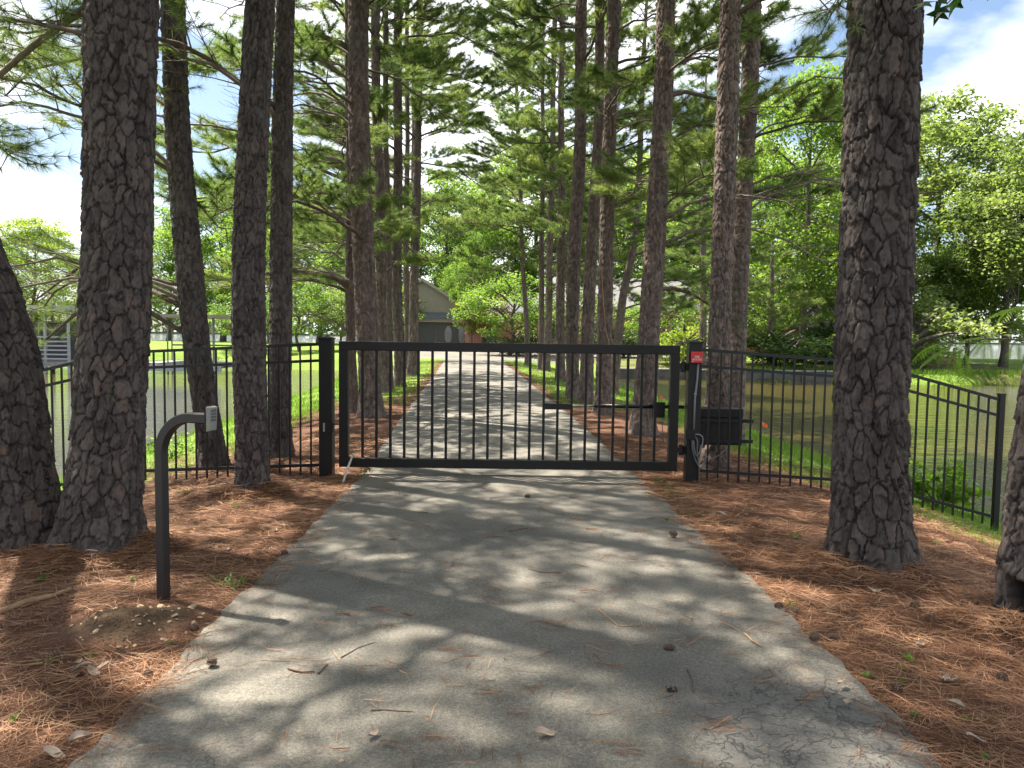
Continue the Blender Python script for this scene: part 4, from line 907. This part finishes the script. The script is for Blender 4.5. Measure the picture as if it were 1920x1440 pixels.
# brown wooden fence on the far bank
wfx = hx(1715, 48); wf = empty('wooden_fence', (wfx, 48, gz(wfx, 48)), 'brown wooden board fence under the trees on the far bank', 'fence')
for k in range(4): MB().box(-2.4 + k * 1.6 - .06, -2.4 + k * 1.6 + .06, -.06, .06, -.3, 1.15).build('post', M['wood'], wf)
for zz in (.18, .48, .78): MB().box(-2.5, 2.5, -.09, -.062, zz, zz + .17).build('board', M['wood'], wf)
# docks
d1 = empty('boat_dock', (-27.6, 45, -.9), 'covered boat dock with pale roof and slatted sides beyond the leaning twin pine', 'boat dock', 'boat docks on the pond')
MB().box(-3.6, 3.1, -2.4, 3, .35, .6).build('deck', M['dock_grey'], d1)
MB().box(-3.9, 3.4, -2.8, 3.3, 3.45, 3.72).build('roof', M['dock_white'], d1)
for k in range(6):
    for yy in (-2.3, 2.8): MB().box(-3.5 + k * 1.3 - .06, -3.5 + k * 1.3 + .06, yy - .06, yy + .06, -.6, 3.46).build('post', M['dock_white'], d1)
for k in range(6): MB().box(-3.5, 3.0, -2.42, -2.38, .75 + k * .24, .83 + k * .24).build('slat', M['dock_white'], d1)
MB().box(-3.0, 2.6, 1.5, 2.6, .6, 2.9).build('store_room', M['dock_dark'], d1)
d2 = empty('open_dock', (-18.9, 45.5, -.9), 'open dock with slim posts and flat canopy on the pond', 'boat dock', 'boat docks on the pond')
MB().box(-2.3, 2.2, -1.6, 2.2, .30, .58).build('deck', M['dock_grey'], d2); MB().box(-2.4, 2.3, -1.7, -1.61, .12, .5).build('deck_edge', M['dock_white'], d2)
MB().box(-2.5, 2.0, -1.9, 2.4, 3.18, 3.36).build('canopy', M['trim'], d2)
for k in range(4):
    for yy in (-1.5, 2.0): MB().tube([(-2.1 + k * 1.3, yy, -.6), (-2.1 + k * 1.3, yy, 3.2)], .045, 8).build('post', M['dock_grey'], d2)
MB().box(-2.1, 1.9, 1.9, 1.96, 1.5, 1.6).build('rail', M['dock_grey'], d2)
for k in range(6): MB().box(2.2 + k * .01, 3.4, -1.0 + k * .42, -.62 + k * .42, .40, .46).build('gangway_board', M['dock_grey'], d2)

# ------------------------------------------------------------------ grass, litter
def blade_mesh(x, y, h, wd, rg, name='grass'):
    z = ground(x, y); n = len(x); a = rg.uniform(0, 2 * math.pi, n); lean = rg.normal(0, .35, (n, 2)) * h[:, None]
    bs = np.stack([x, y, z - .01], -1); sd = np.stack([np.cos(a), np.sin(a), 0 * a], -1) * (wd / 2)[:, None]
    midp = bs + np.stack([lean[:, 0] * .35, lean[:, 1] * .35, h * .6], -1); tip = bs + np.stack([lean[:, 0], lean[:, 1], h], -1)
    V = np.stack([bs - sd, bs + sd, midp + sd * .7, tip, midp - sd * .7], 1).reshape(-1, 3)
    k = np.arange(n)[:, None] * 5
    F = np.concatenate([k + np.array([[0, 1, 2]]), k + np.array([[0, 2, 4]]), k + np.array([[4, 2, 3]])], 0)
    return np_mesh(name, V, F, {'tone': np.repeat(np.clip(rg.normal(.5, .2, n), 0, 1), 5)})
rg = np.random.default_rng(8)
def band(n, y0, y1, s0, s1, side, pw=1.0):
    y = y0 * (y1 / y0) ** rg.random(n); s = s0 + (s1 - s0) * rg.random(n) ** pw
    return xc(y) + side * s, y
xs, ys2 = [], []
for side in (-1, 1):
    a, b_ = band(26000, 9.6, 44, 4.0, 7.15, side); xs.append(a); ys2.append(b_)
    a, b_ = band(7000, 17, 46, 1.75, 4.4, side); xs.append(a); ys2.append(b_)
    a, b_ = band(2500, 10, 20, 3.4, 4.2, side, .5); xs.append(a); ys2.append(b_)
a, b_ = band(3500, 5.5, 9.6, 4.6, 7.1, 1); xs.append(a); ys2.append(b_)
a, b_ = band(3500, 6.5, 9.6, 4.6, 7.1, -1); xs.append(a); ys2.append(b_)
xs = np.concatenate(xs); ys2 = np.concatenate(ys2)
keep = (np.sin(xs * 1.7 + ys2 * .6) + np.sin(ys2 * 1.3 - xs) + rg.normal(0, .8, len(xs)) > -.9); xs, ys2 = xs[keep], ys2[keep]
hh = rg.uniform(.04, .13, len(xs)) * (1 + .5 * (np.abs(xs - xc(ys2)) > 6.3)); wd = rg.uniform(.005, .009, len(xs)) * np.clip(ys2 / 12, .8, 2.2)
tag(link('grass', blade_mesh(xs, ys2, hh, wd, rg), M['grass']), 'fresh green grass covering the pond banks', 'grass', kind='stuff')
n = 9000; x_ = rg.uniform(14, 44, n); wob = 1.2 * np.sin(x_ * .31) + .7 * np.sin(x_ * .83 + 1); y_ = np.where(x_ > 16, 44 - wob, 44) + rg.uniform(-.6, 1.6, n)
tag(link('reeds', blade_mesh(x_, y_, rg.uniform(.12, .38, n), np.full(n, .03), rg, 'reeds'), M['grass']), 'tall reedy grass along the far edge of the pond', 'reeds', kind='stuff')

def straw_mesh(x, y, zoff, ln, wd, rg, name, group_dir=None):
    n = len(x); z = ground(x, y) + heap(x, y) + zoff; a = rg.uniform(0, 2 * math.pi, n) if group_dir is None else group_dir
    d = np.stack([np.cos(a), np.sin(a), rg.normal(0, .10, n)], -1); bend = rg.normal(0, .35, n)
    d2 = np.stack([np.cos(a + bend), np.sin(a + bend), rg.normal(-.02, .12, n)], -1)
    p0 = np.stack([x, y, z], -1); p1 = p0 + d * (ln / 2)[:, None]; p2 = p1 + d2 * (ln / 2)[:, None]
    for p in (p1, p2): p[:, 2] = np.maximum(p[:, 2], ground(p[:, 0], p[:, 1]) + heap(p[:, 0], p[:, 1]) + .003)
    sd = np.stack([-np.sin(a), np.cos(a), rg.normal(0, .6, n)], -1) * (wd / 2)[:, None]
    V = np.stack([p0 - sd, p0 + sd, p1 + sd, p1 - sd, p2 + sd * .4, p2 - sd * .4], 1).reshape(-1, 3); k = np.arange(n)[:, None] * 6
    F = np.concatenate([k + np.array([[0, 1, 2, 3]]), k + np.array([[3, 2, 4, 5]])], 0)
    return np_mesh(name, V, F, {'tone': np.repeat(np.clip(rg.beta(2, 2.2, n), 0, 1), 6)})
n = 88000
y_ = 1.7 * (12.5 / 1.7) ** rg.random(n); sd_ = np.where(rg.random(n) < .5, -1, 1); s_ = 1.52 + 4.0 * rg.random(n) ** 1.2
x_ = xc(y_) + sd_ * s_; ok_ = (np.abs(x_) < y_ * .72 + .5) & (s_ > 1.52 + .16 * rg.random(n) ** .6) & (np.hypot((x_ - mound_c.x) / .33, (y_ - mound_c.y) / .30) > rg.uniform(.6, 1.2, n)); x_, y_ = x_[ok_], y_[ok_]; n = len(x_)
patch = .5 + .5 * np.sin(x_ * 3.3 + 1.7 * np.sin(y_ * 2.1)) * np.sin(y_ * 2.7 + .9 * x_)
m3 = 5200; ye = 1.8 * (10 / 1.8) ** rg.random(m3); se = 1.64 - np.abs(rg.normal(0, .10, m3)) * (.4 + .6 * (np.sin(ye * 5.3) > 0)); xe = xc(ye) + np.where(rg.random(m3) < .5, -1, 1) * se
x_ = np.append(x_, xe); y_ = np.append(y_, ye)
for tr_, rr0 in ((T1, .46), (T2, .46), (T4, .27), (R0, .33), (R1, .42)):
    m2 = 2600; a_ = rg.uniform(0, 6.283, m2); q_ = rr0 * rg.uniform(.85, 1.5, m2); x_ = np.append(x_, tr_.location.x + np.cos(a_) * q_); y_ = np.append(y_, tr_.location.y + np.sin(a_) * q_)
n = len(x_); patch = .5 + .5 * np.sin(x_ * 3.3 + 1.7 * np.sin(y_ * 2.1)) * np.sin(y_ * 2.7 + .9 * x_); patch[-13000:] = 1.2
tag(link('pine_straw', straw_mesh(x_, y_, rg.uniform(.002, .010 + .034 * patch ** 2, n), rg.uniform(.10, .23, n), np.clip(.0011 * y_ ** .55, .0016, .005), rg, 'pine_straw'), M['straw']), 'rust brown carpet of fallen pine needles beside the driveway', 'pine straw', kind='stuff')
# needles strewn over the driveway, in loose bundles
bn = 430; by = 1.9 * (9.5 / 1.9) ** rg.random(bn); bx2 = xc(by) + rg.uniform(-1.6, 1.6, bn); bnum = rg.integers(1, 5, bn); ba = rg.uniform(0, 6.28, bn)
for a_, b2 in ((700, 1150), (760, 1160), (820, 1225), (900, 1310), (960, 1345), (800, 1395), (730, 1410), (1100, 1000), (1010, 1180), (1130, 1260), (1420, 1290), (1500, 1330), (1330, 1380), (640, 1160), (1160, 1420)):
    q = G(a_, b2); by = np.append(by, q.y); bx2 = np.append(bx2, q.x); bnum = np.append(bnum, 9); ba = np.append(ba, rg.uniform(-.7, .4))
X_ = np.repeat(bx2, bnum) + rg.normal(0, .03, bnum.sum()); Y_ = np.repeat(by, bnum) + rg.normal(0, .02, bnum.sum()); A_ = np.repeat(ba, bnum) + rg.normal(0, .35, bnum.sum())
tag(link('strewn_needles', straw_mesh(X_, Y_, np.full(len(X_), .034), rg.uniform(.08, .18, len(X_)), np.clip(.0014 * Y_ ** .55, .002, .005), rg, 'strewn_needles', A_), M['straw']), 'dry pine needles strewn in loose bundles over the driveway', 'pine needles', kind='stuff')

def on(px, py, drv=False):
    p = G(px, py)
    if abs(p.x - float(xc(p.y))) < 1.62: p.z += .026
    return p
LM = {'the stone mound': (mound_c.x, mound_c.y), 'the keypad post': (kb.x, kb.y), 'the massive straight pine': (T2.location.x, T2.location.y), 'the pine before the fence': (T4.location.x, T4.location.y),
      'the massive furrowed pine': (R1.location.x, R1.location.y), 'the hollow-footed pine': (R0.location.x, R0.location.y), 'the hinge post': (2.15, 9.1), 'the latch post': (-2.2, 9.1), 'the cracked asphalt': (1.5, 3.0), 'the fence end': (5.9, 9.3)}
LM['the gap between the two thick pines'] = ((LM['the massive furrowed pine'][0] + LM['the hollow-footed pine'][0]) / 2 + .3, 4.9)
def near(p): return min(LM, key=lambda k: math.hypot(p.x - LM[k][0], p.y - LM[k][1]))
# pine cones
def cone_mesh(seed, L=.062, Rr=.026):
    mb = MB(); rg_ = random.Random(seed)
    mb.tube([(0, 0, 0), (0, 0, L * .5), (0, 0, L)], [Rr * .4, Rr * .5, .004], 6)
    for k in range(64):
        f = k / 63; a = k * 2.39996; r_ = Rr * math.sin(math.pi * (.12 + .84 * f)) ** .7; z = L * (.03 + .93 * f)
        d = Vector((math.cos(a), math.sin(a), 0)); s = Vector((-math.sin(a), math.cos(a), 0)); w_ = .0075 * (1.1 - .5 * f); t0 = d * r_ * .4 + Vector((0, 0, z)); t1 = d * (r_ + .004) + Vector((0, 0, z + .006 - .012 * (1 - f)))
        mb.add([t0 - s * w_ * .5, t0 + s * w_ * .5, t1 + s * w_, t1 - s * w_, t1 + Vector((0, 0, -.005)) + s * w_ * .6, t1 + Vector((0, 0, -.005)) - s * w_ * .6, t0 + Vector((0, 0, -.004))], [(0, 1, 2, 3), (3, 2, 4, 5), (6, 5, 4)])
    me = mb.mesh('pine_cone'); me.materials.append(M['cone']); return me
CONES = [cone_mesh(1), cone_mesh(2, .05, .03), cone_mesh(3, .07, .028)]
cone_px = [(548, 1021), (533, 1044), (362, 1188), (278, 1269), (404, 1256), (1267, 1013), (1458, 1145), (1490, 1152), (1519, 1209), (1555, 1199), (1741, 1167), (1838, 1203), (1895, 1232), (1880, 1278), (993, 938), (540, 925), (98, 1238), (1715, 1145), (1685, 1302)]
for k, (a, b_) in enumerate(cone_px):
    p = on(a, b_); drv = abs(p.x - float(xc(p.y))) < 1.62
    o = link('pine_cone', CONES[k % 3], None, None, (p.x, p.y, p.z + .017), (R(80 + random.uniform(-15, 20)), 0, random.uniform(0, 6.28)), (.95 + .2 * random.random()) * .78)
    tag(o, 'brown pine cone on the driveway toward ' + near(p) if drv else 'brown pine cone in the straw by ' + near(p), 'pine cone', 'pine cones on the driveway' if drv else 'pine cones in the straw')
p = on(1246, 1226); o = link('green_cone', cone_mesh(9, .05, .014), None, None, (p.x, p.y, p.z + .014), (R(90), 0, 1.2)); o.data.materials.clear(); o.data.materials.append(M['cone']); tag(o, 'small closed unripe cone lying on the driveway', 'pine cone')
# fallen leaves
def leaf_mesh(seed, L=.09, Wd=.045):
    rg_ = random.Random(seed); mb = MB(); nu, nv = 7, 5; cu = rg_.uniform(.3, .9); tw = rg_.uniform(-.4, .4)
    for i in range(nu):
        for j in range(nv):
            u = i / (nu - 1); v_ = j / (nv - 1) * 2 - 1; ww = Wd * math.sin(math.pi * min(1, u * .96 + .04)) ** .75 * .5
            mb.v.append((L * (u - .5), v_ * ww, .010 + cu * .02 * v_ * v_ + .012 * math.sin(u * 4 + seed) + tw * .01 * v_))
    for i in range(nu - 1):
        for j in range(nv - 1): mb.f.append((i * nv + j, (i + 1) * nv + j, (i + 1) * nv + j + 1, i * nv + j + 1))
    return mb.mesh('fallen_leaf', True)
LF = [leaf_mesh(k) for k in range(4)]; LG = [leaf_mesh(k + 9) for k in range(2)]
for q in LF: q.materials.append(M['dryleaf'])
for q in LG: q.materials.append(M['weed'])
for k, (a, b_) in enumerate(((155, 1264), (192, 1258), (175, 1270), (140, 1250), (60, 1056), (75, 1062), (515, 1000), (430, 1034), (1352, 970), (1350, 1000), (1596, 1088), (1638, 1112), (1660, 1082), (1770, 1105), (1785, 1118), (1800, 1100), (1575, 1298), (1590, 1335), (1775, 1280), (1780, 1282), (1790, 1330), (1830, 1395), (1725, 1215), (700, 1395), (150, 1395), (100, 1425), (1780, 1020), (530, 990))):
    p = on(a, b_); o = link('fallen_leaf', LF[k % 4], None, None, (p.x, p.y, p.z + .012), (random.uniform(-.2, .2), random.uniform(-.2, .2), random.uniform(0, 6.28)), random.uniform(.7, 1.15))
    tag(o, 'curled dry brown leaf on the straw by ' + near(p), 'leaf', 'dry leaves on the straw') if abs(p.x - float(xc(p.y))) > 1.6 else tag(o, 'curled dry leaf on the driveway edge toward ' + near(p), 'leaf', 'dry leaves on the driveway')
p = on(1023, 1393); tag(link('fallen_leaf', LF[1], None, None, (p.x, p.y, p.z + .006), (.1, 0, .3), 1.0), 'pale dry leaf lying alone in the middle of the driveway', 'leaf')
for k, (a, b_) in enumerate(((1703, 1240), (1730, 1108), (1490, 1010))):
    p = on(a, b_); tag(link('green_leaf', LG[k % 2], None, None, (p.x, p.y, p.z + .012), (.15, .1, random.uniform(0, 6)), 1.0), 'fallen green leaf on the pine straw', 'leaf', 'green leaves on the straw')
p = on(1250, 982); tag(link('green_leaf', LG[0], None, None, (p.x, p.y, p.z + .006), (.15, .1, 1.0), .9), 'fallen green leaf on the sunlit edge of the driveway', 'leaf')
# sticks and twigs
def stick(name, pxs, r0, label, mat='stick', group=None, cat='stick', lift=0):
    pts = [on(a, b_) for a, b_ in pxs]; o = pts[0].copy(); mb = MB(); rr_ = np.linspace(r0, r0 * .55, len(pts))
    f = []
    for i in range(len(pts) - 1):
        for q in (0, .5): f.append(pts[i].lerp(pts[i + 1], q) - o + Vector((random.gauss(0, r0 * .3), random.gauss(0, r0 * .3), r0 * .8 + lift)))
    f.append(pts[-1] - o + Vector((0, 0, r0 * .6)))
    mb.tube(f, list(np.linspace(r0, r0 * .6, len(f))), 8)
    return tag(mb.build(name, M[mat], None, True, loc=o), label, cat, group)
stick('fallen_branch', [(-10, 1155), (45, 1135), (100, 1122), (135, 1108)], .022, 'thick fallen branch lying in sunlit straw beside the keypad post')
stick('twig', [(1210, 927), (1235, 931), (1256, 935)], .012, 'reddish stick lying across the driveway edge by the hinge post')
stick('twig', [(955, 1003), (975, 999), (990, 997)], .009, 'short dark twig on the middle of the driveway beyond the strewn needles', 'twig')
stick('twig', [(990, 1075), (1020, 1082), (1050, 1082)], .006, 'thin dark twig on the driveway', 'twig')
stick('twig', [(1396, 1198), (1410, 1211), (1427, 1222)], .006, 'light brown stick pointing at the cracked asphalt')
stick('twig', [(540, 1264), (565, 1272), (590, 1270)], .006, 'forked brown twig on the sunlit driveway below the stone mound', 'twig')
stick('twig', [(597, 1274), (607, 1262), (615, 1257)], .005, 'short brown twig beside the forked twig', 'twig')
stick('twig', [(640, 1243), (670, 1225), (703, 1214)], .003, 'thin straight twig with a knot on the driveway', 'twig')
stick('twig', [(695, 1345), (720, 1343), (775, 1347)], .004, 'thin twig among the needle bundles on the driveway', 'twig')
stick('twig', [(1290, 1265), (1300, 1290), (1300, 1310)], .004, 'bent twig on the dark patch beside the cracks', 'twig')
stick('twig', [(1120, 1150), (1160, 1184), (1200, 1182)], .004, 'reddish twig on the middle of the driveway', 'stick')
stick('twig', [(275, 1238), (300, 1226), (315, 1216)], .010, 'stubby stick at the foot of the stone mound', 'stick')
stick('twig', [(200, 1282), (225, 1277), (255, 1270)], .006, 'pale stick in the straw below the stone mound', 'stick')
stick('twig', [(1712, 990), (1740, 985), (1760, 978)], .007, 'dark twig in the straw inside the end of the fence', 'twig')
stick('twig', [(1760, 1050), (1810, 1075), (1858, 1100)], .006, 'long straight stick in the straw between the two thick pines', 'stick')
stick('twig', [(505, 925), (530, 922), (548, 924)], .012, 'pale stick lying at the foot of the pine before the fence', 'stick')
# leaning white stick at the gate
a = G(641, 906); b_ = P(662, 852, GY - .09); o = a.copy(); tag(MB().tube([(0, 0, -.03), (b_ - a) * .5, b_ - a], [.014, .014, .012], 8).build('leaning_stick', M['pvc'], None, True, loc=o), 'pale weathered stick leaning against the free end of the gate', 'stick')
# little black plastic clip
p = on(1259, 1304); cl = MB()
for (u0, v0, u1, v1) in ((-.02, -.022, -.02, .022), (-.02, -.022, .02, -.022), (.02, -.022, .02, .022), (0, 0, .0, .026), (-.02, .0, .0, .0)): cl.tube([(u0, v0, .005), (u1, v1, .005)], .0035, 6)
tag(cl.build('plastic_clip', M['black_dull'], None, loc=p), 'small broken black plastic clip on the driveway', 'plastic clip')
# stone chips on the mound and a few loose stones
def chip(seed):
    rg_ = random.Random(seed); mb = MB(); n_ = rg_.randint(5, 7); a0 = rg_.random() * 6
    top = [(math.cos(a0 + k * 6.283 / n_) * rg_.uniform(.7, 1.1), math.sin(a0 + k * 6.283 / n_) * rg_.uniform(.45, .8)) for k in range(n_)]
    mb.add([(x * 1.0, y, 0) for x, y in top] + [(x * .82 + .05, y * .8, .34 + rg_.uniform(-.08, .08)) for x, y in top], [tuple(range(n_ - 1, -1, -1)), tuple(range(n_, 2 * n_))] + [(k, (k + 1) % n_, n_ + (k + 1) % n_, n_ + k) for k in range(n_)])
    me = mb.mesh('stone_chip'); me.materials.append(M['stone']); return me
CH = [chip(k) for k in range(6)]
for k in range(46):
    a = random.random() * 6.283; r_ = math.sqrt(random.random()) * .95; x_ = mound_c.x + math.cos(a) * r_ * .40; y_ = mound_c.y + math.sin(a) * r_ * .36
    z_ = gz(x_, y_) + .11 * math.exp(-(((x_ - mound_c.x) / .28) ** 2 + ((y_ - mound_c.y) / .26) ** 2)); s = random.choice((.010, .012, .014, .018)) if k > 7 else random.uniform(.026, .036)
    tag(link('stone_chip', CH[k % 6], None, None, (x_, y_, z_ - s * .05), (random.uniform(-.5, .5), random.uniform(-.5, .5), random.uniform(0, 6)), s), 'small tan stone chip on the dug soil mound' if k > 7 else 'larger flat tan stone chip on the dug soil mound', 'stone', 'stone chips on the mound' if k > 7 else 'larger stone chips on the mound')
for a, b_, s in ((573, 921, .035), (1400, 965, .03), (640, 1440, .012), (335, 1117, .02)):
    p = on(a, b_); tag(link('stone', CH[2], None, None, (p.x, p.y, p.z), (.1, .2, 1), s), 'loose pale stone lying by ' + near(p), 'stone', 'loose stones')
n_ = 700; rgc = np.random.default_rng(77); ra = rgc.uniform(0, 6.283, n_); rq = np.sqrt(rgc.random(n_)) * 1.15
cx2 = mound_c.x + np.cos(ra) * rq * .42; cy2 = mound_c.y + np.sin(ra) * rq * .38; cz2 = ground(cx2, cy2) + .11 * np.exp(-(((cx2 - mound_c.x) / .28) ** 2 + ((cy2 - mound_c.y) / .26) ** 2))
base_ = np.array([(1, 0, 0), (-.5, .8, 0), (-.5, -.8, 0), (.1, .05, .9)]); sz_ = rgc.uniform(.004, .012, n_)[:, None, None]; rotc = rgc.uniform(0, 6.28, n_)
bv = np.stack([base_[None, :, 0] * np.cos(rotc)[:, None] - base_[None, :, 1] * np.sin(rotc)[:, None], base_[None, :, 0] * np.sin(rotc)[:, None] + base_[None, :, 1] * np.cos(rotc)[:, None], np.repeat(base_[None, :, 2], n_, 0)], -1) * sz_ + np.stack([cx2, cy2, cz2 - .001], -1)[:, None, :]
kk = np.arange(n_)[:, None] * 4
M['soil'] = simple('soil_crumb', (.10, .064, .04), .95, 0, .5, 60)
tag(link('soil_crumbs', np_mesh('soil_crumbs', bv, np.concatenate([kk + np.array([[0, 1, 3]]), kk + np.array([[1, 2, 3]]), kk + np.array([[2, 0, 3]])], 0)), M['soil']), 'loose brown soil crumbs scattered over the dug mound', 'soil', kind='stuff')
# weeds
def weed_mesh(seed, n=14, L=.07, grassy=False):
    rg_ = np.random.default_rng(seed); V, F = [], []
    for k in range(n):
        a = rg_.uniform(0, 6.28); tl = rg_.uniform(.3, 1.1); d = np.array([math.cos(a) * math.cos(tl), math.sin(a) * math.cos(tl), math.sin(tl)]); s = np.array([-math.sin(a), math.cos(a), 0])
        b0 = rg_.normal(0, .035, 3) * [1, 1, 0] + [0, 0, .0 if grassy else rg_.uniform(0, .05)]; l = L * rg_.uniform(.6, 1.3) * (1.8 if grassy else 1); w_ = .006 if grassy else l * .3
        i = len(V); V += [b0, b0 + d * l * .5 + s * w_, b0 + d * l - np.array([0, 0, l * .25]), b0 + d * l * .5 - s * w_]; F.append((i, i + 1, i + 2, i + 3))
    me = np_mesh('weed', np.array(V), np.array(F)); me.materials.append(M['weed']); return me
WD = [weed_mesh(1), weed_mesh(2, 9), weed_mesh(3, 16, .08, True)]
for k, (a, b_) in enumerate(((90, 1085), (75, 1090), (85, 1248), (170, 1235), (205, 1220), (320, 1212), (30, 1350), (1490, 1006), (1750, 1020), (1768, 1022), (1506, 1078), (1630, 1272), (1692, 1255), (1715, 1345), (1840, 1425), (1812, 1352), (1485, 1140), (250, 1090), (1690, 1282))):
    p = on(a, b_); tag(link('weed', WD[k % 2], None, None, p, (0, 0, k), random.uniform(.25, .5)), 'small green weed sprouting in the straw by ' + near(p), 'weed', 'weeds in the straw')
for k, (a, b_) in enumerate(((425, 1098), (452, 1100), (1238, 905), (1262, 928), (1292, 966), (1255, 915), (680, 900), (690, 893), (350, 925), (445, 950))):
    p = on(a, b_); tag(link('grass_tuft', WD[2], None, None, p, (0, 0, k), random.uniform(.7, 1.2)), 'tuft of long grass in the straw by ' + near(p), 'grass tuft', 'grass tufts near the driveway')

# ------------------------------------------------------------------ leafy plants by the fence
def leafy(name, label, cat, loc, n, rx, rz_, leaf, mat, seed):
    rg_ = np.random.default_rng(seed); t = empty(name, loc, label, cat); mb = MB(); C = []
    for k in range(16):
        a = rg_.uniform(0, 6.28); r_ = rx * rg_.uniform(.2, 1); e = np.array([math.cos(a) * r_, math.sin(a) * r_, rz_ * rg_.uniform(.55, 1.05)]); mb.tube([(0, 0, -.05), e * [.4, .4, .6], e], [.008, .006, .003], 5, False)
        for j in range(n // 16): q = rg_.uniform(.35, 1.05); C.append(e * [q, q, q ** .7] + rg_.normal(0, .06, 3))
    V, F = leaf_quads(np.array(C), leaf, rg_, .9); mb.build('stem', M['weed'], t, True)
    link('foliage', np_mesh('foliage', V, F, {'tone': np.repeat(rg_.random(len(C)), 4)}), M[mat], t); return t
leafy('leafy_shrub', 'bright green leafy shrub on the bank just outside the lower fence', 'shrub', (6.0, 10.6, gz(6.0, 10.6)), 640, .75, .62, .12, 'leaf_bright', 3)
leafy('leafy_shrub', 'smaller green shrub at the water edge beside the bright shrub', 'shrub', (5.6, 11.9, gz(5.6, 11.9)), 400, .5, .6, .09, 'leaf_bright', 4)
leafy('leafy_shrub', 'low green plant on the bank under the leaning pine behind the fence', 'shrub', (-5.6, 12.6, gz(-5.6, 12.6)), 320, .6, .35, .07, 'leaf_a', 5)
# young tree with feather-like leaves reaching in past the end of the fence
st = empty('feather_leaf_tree', (7.05, 9.8, gz(7.05, 9.8)), 'young tree with drooping feather-like green fronds beyond the fence end', 'tree'); o = Vector(st.location)
MB().tube([(0, 0, -.3), (.05, .05, 1.2), (-.05, .05, 2.6), (.1, 0, 4.2)], [.06, .05, .04, .02], 10).build('trunk', M['oakbark'], st, True)
bp = [P(1990, 640, 9.8), P(1905, 637, 9.8), P(1850, 635, 9.75), P(1800, 645, 9.7), P(1775, 640, 9.7)]
MB().tube([q - o for q in bp], [.016, .013, .010, .007, .004], 8).build('branch', M['limb'], st, True)
bp2 = [Vector((7.05, 9.8, 2.5)), P(1960, 575, 9.6), P(1915, 570, 9.5)]
MB().tube([q - o for q in bp2], [.014, .01, .006], 8).build('branch', M['limb'], st, True)
def frond(L, seed, np_=12):
    rg_ = np.random.default_rng(seed); V, F = [], []; mbp = []
    for k in range(np_):
        f = (k + 1) / np_; x_ = L * (.15 + .85 * f); z_ = -.38 * L * f * f
        for s in (-1, 1):
            l = .16 * math.sin(math.pi * (.18 + .75 * f)) * rg_.uniform(.85, 1.1) * L / .6; i = len(V); b0 = np.array([x_, 0, z_]); d = np.array([.45, s * .85, -.28]); d /= np.linalg.norm(d); w_ = np.array([1, 0, .1]) * l * .15
            V += [b0, b0 + d * l * .45 + w_, b0 + d * l + [0, 0, -l * .25], b0 + d * l * .45 - w_]; F.append((i, i + 1, i + 2, i + 3))
    for k in range(6):
        f0, f1 = k / 6, (k + 1) / 6; i = len(V)
        V += [np.array([L * f0, -.003, -.38 * L * f0 * f0]), np.array([L * f0, .003, -.38 * L * f0 * f0]), np.array([L * f1, .003, -.38 * L * f1 * f1]), np.array([L * f1, -.003, -.38 * L * f1 * f1])]; F.append((i, i + 1, i + 2, i + 3))
    me = np_mesh('frond', np.array(V), np.array(F), {'tone': rg_.random(len(V))}); me.materials.append(M['leaf_bright']); return me
FR = [frond(.62, 1), frond(.5, 2), frond(.75, 3, 14)]
for k, (q, az, tl) in enumerate(((bp[4], 3.2, .25), (bp[3], 3.9, .5), (bp[3], 2.6, .3), (bp[2], 4.3, .7), (bp[2], 3.0, -.15), (bp[1], 4.1, .5), (bp[1], 2.4, -.2), (bp[4], 3.6, .8), (bp[3], 4.6, .9), (bp2[2], 3.4, .35), (bp2[2], 4.2, .2), (bp2[1], 2.8, -.1), (bp2[1], 4.6, .5), (bp[2], 3.5, .45))):
    link('frond', FR[k % 3], None, st, q - o, (0, tl, az), random.uniform(.62, .85))
# star-leaved sprig hanging by the massive furrowed pine
sg = empty('leafy_sprig', (R1.location.x + .30, 4.9, 4.45), 'dark green star-leaved sprig hanging beside the massive furrowed pine', 'leaves'); o = Vector(sg.location)
tip = [P(1745, 2, 4.8), P(1775, 8, 4.7), P(1795, -14, 4.6), P(1810, -30, 4.6)]
MB().tube([Vector((R1.location.x + .12, 5.55, 4.75)) - o, Vector((R1.location.x + .35, 5.1, 4.7)) - o, tip[3] - o, tip[1] - o], [.014, .01, .006, .003], 6).build('stem', M['limb'], sg, True)
star = MB(); ring = []
for k in range(10):
    a = 2 * math.pi * k / 10 + .3; r_ = .075 if k % 2 == 0 else .030; ring.append((r_ * math.cos(a), r_ * math.sin(a), -.012 if k % 2 == 0 else 0))
star.add([(0, 0, .008)] + ring, [(0, k + 1, (k + 1) % 10 + 1) for k in range(10)]); sm = star.mesh('leaf'); sm.materials.append(M['leaf_dark'])
for k in range(13):
    q = tip[k % 4] + Vector((random.gauss(0, .05), random.gauss(0, .05), random.gauss(.0, .035))); link('leaf', sm, None, sg, q - o, (random.uniform(.3, 1.5), random.uniform(-.6, .6), random.uniform(0, 6)), random.uniform(.8, 1.2))
